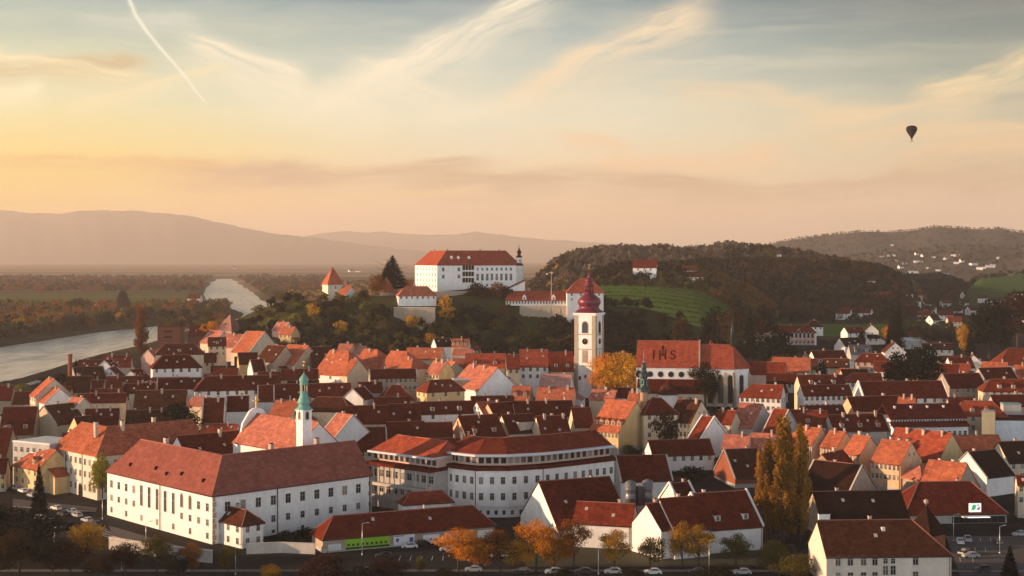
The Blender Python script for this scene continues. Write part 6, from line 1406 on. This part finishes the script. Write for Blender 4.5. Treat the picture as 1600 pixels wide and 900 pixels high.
def gen_slope(r, n):
    out = []
    while len(out) < n:
        X = r.uniform(-195, 90); D = r.uniform(905, 995); d, hv = seg_dist(SPINE, np.array(X), np.array(D)); g = float(gz(X, D)); p = 800+F*X/D; y = HY+(CH-g)*F/D
        if not (20 < float(d) < 82) or (y < 484 and p > 560) or y < 470 or (612 < p < 684 and y < 510) or (808 < p < 908 and y < 510) or (p > 945 and y < 503) or (p < 560 and y < 500 and r.rand() < .4): continue
        out.append((X, D))
    return np.array(out)
def gen_foot(r, n):
    p = r.uniform(935, 1170, n); D = r.uniform(880, 1010, n); return np.stack([(p-800)/F*D, D], -1)
def gen_ridge(k, front, back, pad=0):
    Dr = RIDGES[k][0]; p = np.array(RIDGES[k][4], float)
    def g(r, n):
        px_ = r.uniform(p[0, 0]+pad, p[-1, 0]-pad, n); D = Dr+r.uniform(-front, back, n); return np.stack([(px_-800)/F*D, D], -1)
    return g
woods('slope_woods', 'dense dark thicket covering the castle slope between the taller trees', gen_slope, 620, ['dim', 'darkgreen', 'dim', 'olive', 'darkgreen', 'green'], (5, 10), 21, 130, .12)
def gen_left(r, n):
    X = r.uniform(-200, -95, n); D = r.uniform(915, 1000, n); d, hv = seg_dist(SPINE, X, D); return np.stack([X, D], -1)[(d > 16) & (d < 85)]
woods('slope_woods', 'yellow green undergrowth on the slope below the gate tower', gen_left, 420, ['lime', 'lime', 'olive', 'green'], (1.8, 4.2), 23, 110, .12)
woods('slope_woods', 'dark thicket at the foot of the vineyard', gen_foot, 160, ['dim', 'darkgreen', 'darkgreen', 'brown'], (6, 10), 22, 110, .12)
def gen_vines(r, n):
    out = []
    for k in range(13):
        D0 = 1062+k*14.5
        for p in np.linspace(925, 1150, 130):
            D = D0+9*math.sin(p*.021)+r.uniform(-.5, .5); X = (p-800)/F*D; out.append((X, D)) if r.rand() > .12 else None
    return np.array(out)
woods('vine_rows', 'rows of vines and low bushes across the green hillside', gen_vines, 0, ['vine', 'vine', 'vine', 'olive'], (1.1, 1.9), 31, 14, .3)
woods('hill_woods', 'brown woods covering the hill right of the castle', gen_ridge(2, 360, 60, 10), 3600, ['pale', 'hill', 'pale', 'dim', 'olive', 'hill'], (9, 19), 1)
woods('hill_woods', 'dark woods on the lower hill in front of the brown woods', gen_ridge(3, 230, 40, 10), 2600, ['dim', 'dim', 'brown', 'darkgreen'], (10, 17), 2)
woods('hill_woods', 'rusty woods on the spur above the vineyard', gen_ridge(4, 70, 30, 20), 900, ['hill', 'brown', 'dim', 'olive', 'rust'], (9, 16), 3)
woods('valley_woods', 'dark clump of woods in the valley on the right', gen_ridge(6, 230, 40, 10), 900, ['dim', 'darkgreen', 'dim'], (10, 16), 4)
def not_field(r, n, d0, d1, p0, p1, gap=None):
    D = np.exp(r.uniform(np.log(d0), np.log(d1), n*2)); px_ = r.uniform(p0, p1, n*2); X = (px_-800)/F*D
    d, w = seg_dist(RIVER, X, D); k = (d > w+22) & ~((px_ > 1200) & (px_ < 1400) & (D > 1000) & (D < 1345)) & ~((px_ > 1505) & (D > 1740) & (D < 1990))
    return np.stack([X, D], -1)[k][:n]
woods('plain_woods', 'band of riverside woods behind the first bank trees', lambda r, n: np.array([p for p in not_field(r, n, 1180, 2080, -420, 370) if p[0] < np.interp(p[1], RIVER[:, 1], RIVER[:, 0])-80]), 3400, ['brown', 'dim', 'olive', 'rust', 'brown'], (11, 20), 5)
woods('plain_woods', 'hazy belt of woods beyond the green field', lambda r, n: np.array([p for p in not_field(r, n, 3050, 5200, -420, 520)]), 3600, ['brown', 'rust', 'dim', 'brown'], (12, 20), 6, 30)
woods('plain_woods', 'autumn woods between the river and the castle hill', lambda r, n: np.array([p for p in not_field(r, n, 1280, 4200, 395, 900) if p[0] > np.interp(p[1], RIVER[:, 1], RIVER[:, 0])+40]), 3400, ['rust', 'brown', 'dim', 'olive', 'gold', 'brown'], (9, 17), 7, 36)
woods('suburb_trees', 'dark gardens and trees between the houses of the far suburb', lambda r, n: not_field(r, n, 1040, 2300, 1150, 2000), 1700, ['dim', 'darkgreen', 'dim', 'green'], (4, 9), 8)
woods('far_woods', 'hazy dark woods on the far ridges at the right', lambda r, n: np.array([p for p in np.concatenate([gen_ridge(0, 900, -40, 30)(r, n), gen_ridge(1, 500, -10, 20)(r, n//2)])]), 3000, ['dim', 'hill', 'dim', 'olive'], (6, 13), 12, 20)
woods('valley_woods', 'scattered trees over the far valley on the right', lambda r, n: not_field(r, n, 2000, 4300, 1250, 2000), 1600, ['dim', 'green', 'brown'], (8, 15), 9, 26)

# ---------------------------------------------------------------- far houses : one object each, parts too small to see are left out
def far_house_mesh(L, w, he, hr, roof, wall):
    b = MB(); b.box(0, L, -w/2, w/2, -3, he, 0); b.slab([(-w/2, he-.02), (w/2, he-.02), (0, hr-.2)], 'x', 0, L, 0)
    t = (hr-he)/(w/2); o = .5; b.slab([(-w/2-o, he-o*t), (0, hr), (w/2+o, he-o*t), (w/2+o, he-o*t-.25), (0, hr-.28), (-w/2-o, he-o*t-.25)], 'x', -.4, L+.4, 1)
    for i in range(3):
        for z in ((he-2.2, he-5) if he > 5 else (he-2.2,)): b.box(L*(.18+.27*i), L*(.18+.27*i)+1.1, -w/2-.05, -w/2, z, z+1.3, 2)
    b.box(-.05, 0, -.6, .6, he-2.2, he-.9, 2)
    return b.mesh('house', ['w_'+wall, roof, 'glass'])
_fh = [far_house_mesh(L, w, he, hr, rf, wl) for L, w, he, hr, rf, wl in [(12, 9, 5.5, 9.5, 'brown', 'white'), (14, 10, 6, 10.5, 'dark', 'white'), (10, 9, 5.6, 10, 'black', 'white'), (18, 10, 4.5, 8.5, 'dark', 'pale'), (12, 10, 6, 10.5, 'red', 'cream'), (24, 11, 4.5, 6.2, 'fascia', 'white')]]
def far_house(px_, py_, k, label, group, th=None):
    X, D, g = at(px_, py_, 0); o = link(_fh[k], 'house', None, (X, D, g), R(rnd.uniform(-35, 35) if th is None else th), label=label, category='house', group=group); return o
LH = {0: 'white house with a brown roof', 1: 'white house with a dark red roof', 2: 'white house with a black roof', 3: 'long pale house with a dark roof', 4: 'cream house with a red roof', 5: 'white flat roofed shed'}
G1 = 'houses scattered in the far suburb on the right'
for px_, py_ in [(1222, 442), (1234, 445), (1244, 447), (1268, 445), (1310, 443), (1316, 447), (1334, 443), (1355, 444), (1256, 456), (1270, 455), (1384, 459), (1390, 466), (1410, 466), (1424, 468), (1432, 470), (1420, 476), (1442, 480), (1445, 490), (1290, 490), (1300, 492), (1308, 498), (1316, 496), (1375, 470), (1352, 470), (1362, 476), (1345, 480), (1475, 466), (1490, 464), (1504, 466), (1528, 470), (1548, 474), (1570, 476), (1580, 466), (1590, 470), (1512, 492), (1488, 492), (1530, 488), (1500, 478), (1470, 478), (1560, 486), (1578, 492), (1436, 500), (1452, 508), (1480, 512), (1530, 505), (1555, 512), (1598, 505), (1340, 496), (1408, 490), (1466, 500)]:
    k = rnd.choice([0, 0, 1, 2, 3, 4, 5] if py_ < 470 else [0, 1, 2, 3, 4]); far_house(px_, py_+rnd.uniform(0, 2), k, LH[k]+' in the far suburb on the right', G1)
G2 = 'tiny houses in the hazy valley on the right'
for px_, py_ in [(1420, 427), (1436, 430), (1448, 420), (1462, 424), (1490, 412), (1500, 409), (1540, 417), (1548, 416), (1382, 398), (1386, 400), (1374, 402), (1455, 404), (1410, 412), (1428, 410), (1404, 420), (1396, 408), (1366, 400), (1476, 406), (1526, 420), (1516, 414), (1470, 430), (1430, 398), (1392, 384), (1440, 402), (1486, 400), (1555, 404)]:
    k = rnd.choice([0, 0, 1, 5]); X, D, g = None, None, None
    best = None
    for Dq in np.arange(1900, 6200, 20.0):
        Xq = (px_-800)/F*Dq; zq = float(gz(Xq, Dq)); e_ = abs(HY+(CH-zq)*F/Dq-py_)
        if best is None or e_ < best[0]: best = (e_, Xq, Dq, zq)
    o = link(_fh[k], 'house', None, best[1:], R(rnd.uniform(-30, 30)), label=LH[k]+' far off in the hazy valley', category='house', group=G2); o.scale = (.9, .9, .9)
G3 = 'houses on the wooded hill behind the vineyard'
for px_, Dq, k, lab in [(990, 1375, 1, 'long dark roofed manor on the hill above the vineyard'), (1066, 1390, 0, 'white house at the hilltop edge above the vineyard'), (1060, 1800, 2, 'white house high in the brown hill woods'), (1076, 1370, 0, 'second white house above the vineyard, lower right'), (1205, 1990, 0, 'lone white house on the hill crest')]:
    X = (px_-800)/F*Dq; o = link(_fh[k], 'house', None, (X, Dq, float(gz(X, Dq))+2), R(-10), label=lab, category='house', group=G3); o.scale = (1.6, 1.6, 1.6) if k == 1 else (1.15, 1.15, 1.15)
G4 = 'tiny houses on the plain beyond the river'
for px_, py_ in [(40, 440), (62, 437), (140, 442), (225, 447), (232, 446), (250, 446), (283, 444), (295, 474), (410, 434), (870, 441), (862, 438), (855, 440), (846, 442), (838, 437), (545, 425), (556, 425), (90, 439), (160, 446), (364, 420)]:
    X, D, g = at(px_, py_, 0); o = link(_fh[rnd.choice([0, 1, 3, 5])], 'house', None, (X, D, g), R(rnd.uniform(-30, 30)), label='tiny white house far out on the plain beyond the river', category='house', group=G4); o.scale = (1.5, 1.5, 1.5)

# ---------------------------------------------------------------- roads, car parks, walls
def sheet(name, pts, dz, m, kind='structure'):
    b = MB(); n = 14
    A = [at(*p)[:2] for p in pts]                                     # four corners, photo order: near left, near right, far right, far left
    V = []; 
    for j in range(n+1):
        for i in range(n+1):
            u, v = i/n, j/n; x = (A[0][0]*(1-u)+A[1][0]*u)*(1-v)+(A[3][0]*(1-u)+A[2][0]*u)*v; y = (A[0][1]*(1-u)+A[1][1]*u)*(1-v)+(A[3][1]*(1-u)+A[2][1]*u)*v
            V.append((x, y, float(gz(x, y))+dz))
    b.poly(V, [(j*(n+1)+i, j*(n+1)+i+1, (j+1)*(n+1)+i+1, (j+1)*(n+1)+i) for j in range(n) for i in range(n)], 0, True)
    return b.build(name, [m], kind=kind)
sheet('road', [(-200, 912), (1900, 912), (1900, 893), (-200, 893)], .05, 'asphalt')
sheet('car_park', [(560, 889), (800, 886), (770, 856), (620, 858)], .055, 'asphalt')
sheet('street', [(40, 840), (210, 836), (170, 790), (20, 772)], .05, 'asphalt')
sheet('car_park', [(1500, 900), (1680, 900), (1640, 838), (1478, 838)], .055, 'paving')
sheet('lawn', [(820, 886), (1260, 886), (1240, 850), (840, 846)], .06, 'lawn')
sheet('pavement', [(-200, 892.6), (1900, 892.6), (1900, 890), (-200, 890)], .14, 'paving')
sheet('pavement', [(176, 838), (322, 878), (329, 868), (170, 822)], .16, 'paving')
sheet('pavement', [(20, 792), (150, 800), (152, 794), (20, 780)], .16, 'paving')
def kerbs():
    b = MB()
    for P in ([(176, 838), (250, 858), (322, 878)], [(20, 792), (85, 796), (150, 800)], [(-200, 893), (400, 893), (900, 893), (1900, 893)]):
        A = [at(*p)[:2] for p in P]; g = float(gz(*A[0])); band(b, A, -.12, .12, g-.05, g+.19)
    b.build('kerb', ['kerb'], kind='structure')
kerbs()
def crossing():
    b = MB(); x0, y0, g = at(150, 826); x1, y1, g1 = at(176, 840)
    for i in range(8):
        t = i/7; x, y = x0+(x1-x0)*t, y0+(y1-y0)*t; b.poly([(x-1.5, y-1.2, g+.075), (x-1.0, y-1.2, g+.075), (x+1.5, y+1.8, g+.075), (x+1.0, y+1.8, g+.075)], [(0, 1, 2, 3)])
    b.build('zebra_crossing', ['paint'], kind='structure')
crossing()
def markings():
    b = MB()
    for p in [(1508, 862), (1524, 862), (1540, 862), (1532, 846), (1548, 846), (1500, 878), (1520, 878)]:
        x, y, g = at(*p); b.poly([(x, y, g+.066), (x+.14, y, g+.066), (x+1.6, y+5, g+.068), (x+1.46, y+5, g+.068)], [(0, 1, 2, 3)])
    for i in range(6):
        x, y, g = at(606+i*17, 876); b.poly([(x, y, g+.066), (x+.14, y, g+.066), (x+.14, y+5, g+.068), (x, y+5, g+.068)], [(0, 1, 2, 3)])
    b.build('bay_markings', ['paint'], kind='structure')
markings()
def wall_run(name, label, cat, pts, h, t, m, cap='w_pale'):
    A = [at(*p)[:2] for p in pts]; g = float(gz(*A[0])); x0, y0 = A[0]; r = empty(name, (x0, y0, g), 0, label, cat); P = [(x-x0, y-y0) for x, y in A]
    b = MB(); band(b, P, 0, t, -2, h); b.build('masonry', [m], r); b = MB(); band(b, P, -.1, t+.1, h, h+.16); b.build('coping', [cap], r)
wall_run('garden_wall', 'long cream garden wall in front of the monastery shrubs', 'wall', [(385, 866), (440, 864), (492, 866)], 2.6, .4, 'w_pale')
wall_run('retaining_wall', 'grey arcaded retaining wall between the street and the monastery', 'wall', [(170, 858), (240, 870), (330, 880)], 3.0, .6, 'w_grey')
GS = 'dark shrubs along the monastery wall'
for px_, py_, s_ in [(436, 848, 2.6), (448, 846, 3.0), (460, 846, 2.4), (470, 842, 3.2), (482, 840, 2.8), (491, 846, 2.2), (424, 850, 2.2), (455, 852, 1.8)]:
    X, D, g = at(px_, py_, 0); tree('bush', 'darkgreen', X, D, s_*1.5, 'dark round shrub in the bed under the monastery windows', GS, 'lo', .9, name='shrub', cat='shrub')

# ---------------------------------------------------------------- cars
def car_proto(body_col):
    b = MB(); L, W = 4.2, 1.75
    prof = [(-2.1, .32), (-2.05, .72), (-1.85, .92), (-1.2, 1.0), (-.75, 1.02), (1.55, 1.0), (2.0, .9), (2.1, .6), (2.08, .32)]
    b.slab(prof, 'y', -W/2, W/2)
    # rounded shoulders: a slightly narrower upper body
    cab = [(-1.0, .98), (-.42, 1.42), (.15, 1.5), (1.0, 1.48), (1.45, 1.3), (1.85, .96)]
    b.slab(cab, 'y', -W/2+.14, W/2-.14)
    body = b.mesh('body', [body_col])
    g = MB(); side = [(-.78, 1.03), (-.38, 1.36), (.15, 1.42), (.95, 1.40), (1.5, 1.04)]
    for sy in (-1, 1):
        y = sy*(W/2-.125); g.slab(side, 'y', min(y, y+sy*.012), max(y, y+sy*.012))
    for (xa, za, xb, zb) in ((-1.005, 1.0, -.43, 1.43), (1.46, 1.31, 1.83, .99)):
        nx, nz = (zb-za), -(xb-xa); l = math.hypot(nx, nz); nx, nz = -abs(nx)/l*(1 if xa < 0 else -1), abs(nz)/l
        g.face([(xa+nx*.012, -.62, za+nz*.012), (xb+nx*.012, -.58, zb+nz*.012), (xb+nx*.012, .58, zb+nz*.012), (xa+nx*.012, .62, za+nz*.012)])
    glass = g.mesh('window', ['glass'])
    w = MB(); prof = [(.02, -.1), (.28, -.1), (.32, -.06), (.32, .06), (.28, .1), (.02, .1)]
    w.lathe([(.02, -.1), (.30, -.1), (.33, -.05), (.33, .05), (.30, .1), (.02, .1)], 12, m=0); wheel = w.mesh('wheel', ['darkmetal'])
    l = MB(); l.box(-2.12, -2.05, -.75, -.42, .62, .78); light = l.mesh('headlight', ['frame'])
    l = MB(); l.box(2.04, 2.12, -.78, -.5, .66, .82); tail = l.mesh('tail_light', ['signred'])
    r = empty('parked_car', (0, 0, 0), 0); link(body, 'body', r); link(glass, 'window', r); link(light, 'headlight', r); link(light, 'headlight', r, (0, 1.17, 0)); link(tail, 'tail_light', r); link(tail, 'tail_light', r, (0, 1.28, 0))
    for x in (-1.32, 1.3):
        for y in (-.82, .82): o = link(wheel, 'wheel', r, (x, y, .32)); o.rotation_euler = (pi/2, 0, 0)
    return r
cols = {}
for k, c in (('white', (.75, .75, .75)), ('silver', (.4, .41, .43)), ('black', (.02, .02, .022))):
    M['car_'+k] = mat('car_paint_'+k, c, .3, .02, 1, 0, spec=.6); cols[k] = car_proto('car_'+k)
used = set()
def car(px_, py_, k, label, rz=0.0, group='cars parked on the streets and car parks'):
    X, D, g = at(px_, py_, 0); o = cols[k] if k not in used else copy_tree(cols[k]); used.add(k); o.location = (X, D, g+.07); o.rotation_euler = (0, 0, R(rz)); attr_props(o, label, 'car', group)
for a in [(640, 857, 'white', 'white car under the blank white sign, left of two white ones', 8), (677, 850, 'white', 'white car under the shop building signs, second white one', 20), (693, 847, 'white', 'white car partly hidden by the bright orange tree', 20), (658, 853, 'black', 'black car between the two white cars at the shop building', 20),
          (865, 897, 'white', 'white car on the bottom road between two orange trees', 0), (912, 897, 'black', 'black car right of the white car on the bottom road', 2), (958, 897, 'silver', 'silver car on the bottom road below the yellowish tree', 0), (1020, 898, 'white', 'white car on the bottom road below the narrow white hall', 3), (1090, 897, 'black', 'black car on the bottom road below the glazed hall', 0), (1160, 898, 'silver', 'silver car on the bottom road left of the nearest house', 0), (815, 897, 'black', 'black car at the foot of the rusty half bare tree', 0), (570, 896, 'silver', 'silver car on the bottom road left of the maroon bush', 4), (740, 894, 'silver', 'pale van like car under the bright orange tree', 0),
          (26, 766, 'silver', 'silver car at the far left of the shaded street', -48), (36, 770, 'white', 'white car in the shaded street below the flat roofed house', -48), (50, 777, 'silver', 'silver car behind the black pine', -48), (88, 797, 'white', 'white car passing the cream corner building', -46), (112, 802, 'white', 'second white car by the cream corner building', -46), (120, 808, 'silver', 'silver car at the end of the cream corner building', -46), (98, 806, 'black', 'black car across the street from the cream corner building', -46), (78, 818, 'black', 'black car at the street island, left', -30), (136, 816, 'silver', 'silver car in the street by the monastery', -46),
          (1517, 872, 'silver', 'silver car alone in the market car park', 6), (1508, 866, 'black', 'black car behind the silver car in the market car park', 40), (1535, 893, 'black', 'black car at the near side of the market car park', 10), (1594, 838, 'silver', 'silver car at the right margin of the market car park', 20), (1530, 700, 'silver', 'silver car under the olive grey stair tower', 20),
          (60, 812, 'white', 'white car in front of the bottom left trees, street side', -20), (150, 822, 'black', 'black car waiting at the zebra crossing', -46), (1500, 850, 'white', 'white car at the front left of the market hall', 80), (1512, 846, 'silver', 'silver car at the front of the market hall, second from left', 80), (1560, 850, 'black', 'black car at the front right of the market hall', 80), (700, 862, 'silver', 'silver car in the middle of the shop car park', 10), (600, 872, 'black', 'black car at the left of the shop car park', 10), (780, 872, 'white', 'white car behind the rusty half bare tree', 10),
          (34, 606, 'white', 'white car in the riverside car park, nearest the bush', 20), (41, 604, 'silver', 'silver car second in the riverside car park', 20), (48, 602, 'white', 'white car third in the riverside car park', 20), (55, 600, 'silver', 'silver car fourth in the riverside car park', 20), (60, 598, 'white', 'white car farthest along the riverside car park', 20)]:
    car(*a)

# ---------------------------------------------------------------- street lamps, balloon, contrails
def lamp(px_, py_, h, label):
    X, D, g = at(px_, py_, 0); r = empty('street_lamp', (X, D, g), rnd.random()*.3, label, 'street lamp', 'street lamps')
    b = MB(); b.tube((0, 0, 0), (0, 0, h), .11, .06, 8); b.lathe([(.22, 0), (.18, .5), (.12, .6)], 8); b.tube((0, 0, h), (1.2, 0, h+.25), .05, .04, 6); b.build('pole', ['metal'], r)
    b = MB(); b.box(1.0, 1.75, -.14, .14, h+.18, h+.32); b.build('lamp_head', ['metal'], r)
for a in [(160, 812, 6, 'street lamp at the gap between the corner building and the monastery'), (228, 852, 6, 'street lamp on the pavement below the monastery facade'), (1490, 846, 7, 'street lamp at the left edge of the market car park'), (1562, 866, 7, 'street lamp at the right side of the market car park'), (566, 868, 8, 'street lamp right of the green banner'), (1108, 898, 8, 'street lamp before the steep white hall'), (190, 892, 7, 'street lamp by the monastery street, left'), (85, 868, 7, 'street lamp in the shaded corner, bottom left'), (368, 899, 7, 'street lamp before the white annex'), (935, 898, 7, 'street lamp between the slim brown and yellowish trees')]: lamp(*a)

def make_balloon():
    D = 1500; X = (1424.5-800)/F*D; Z = lambda y: zt(y, D); k = D/F; z0 = Z(221)
    r = empty('hot_air_balloon', (X, D, z0), .3, 'black hot air balloon drifting in the evening sky', 'hot air balloon')
    b = MB(); zz = lambda y: Z(y)-z0; b.lathe([(.9, zz(217.6)), (1.3*k*1.0, zz(216)), (3.2*k, zz(212.5)), (5.6*k, zz(209)), (7.6*k, zz(205.5)), (8.5*k, zz(202.5)), (8.4*k, zz(200)), (7.3*k, zz(198)), (4.8*k, zz(196.6)), (1.2*k, zz(196.05))], 24)
    m = mat('balloon_cloth', (.010, .009, .013), .9, .2, .05, 0, spec=.02); N = NT(m.node_tree)
    b.build('envelope', [m], r)
    b = MB(); b.box(-.75, .75, -.75, .75, -.1, 1.1); b.build('basket', ['wood'], r)
    b = MB()
    for x in (-.65, .65):
        for y in (-.65, .65): b.tube((x, y, 1.0), (x*1.2, y*1.2, zz(217.6)+.1), .04, .04, 4)
    b.build('ropes', ['darkmetal'], r)
make_balloon()
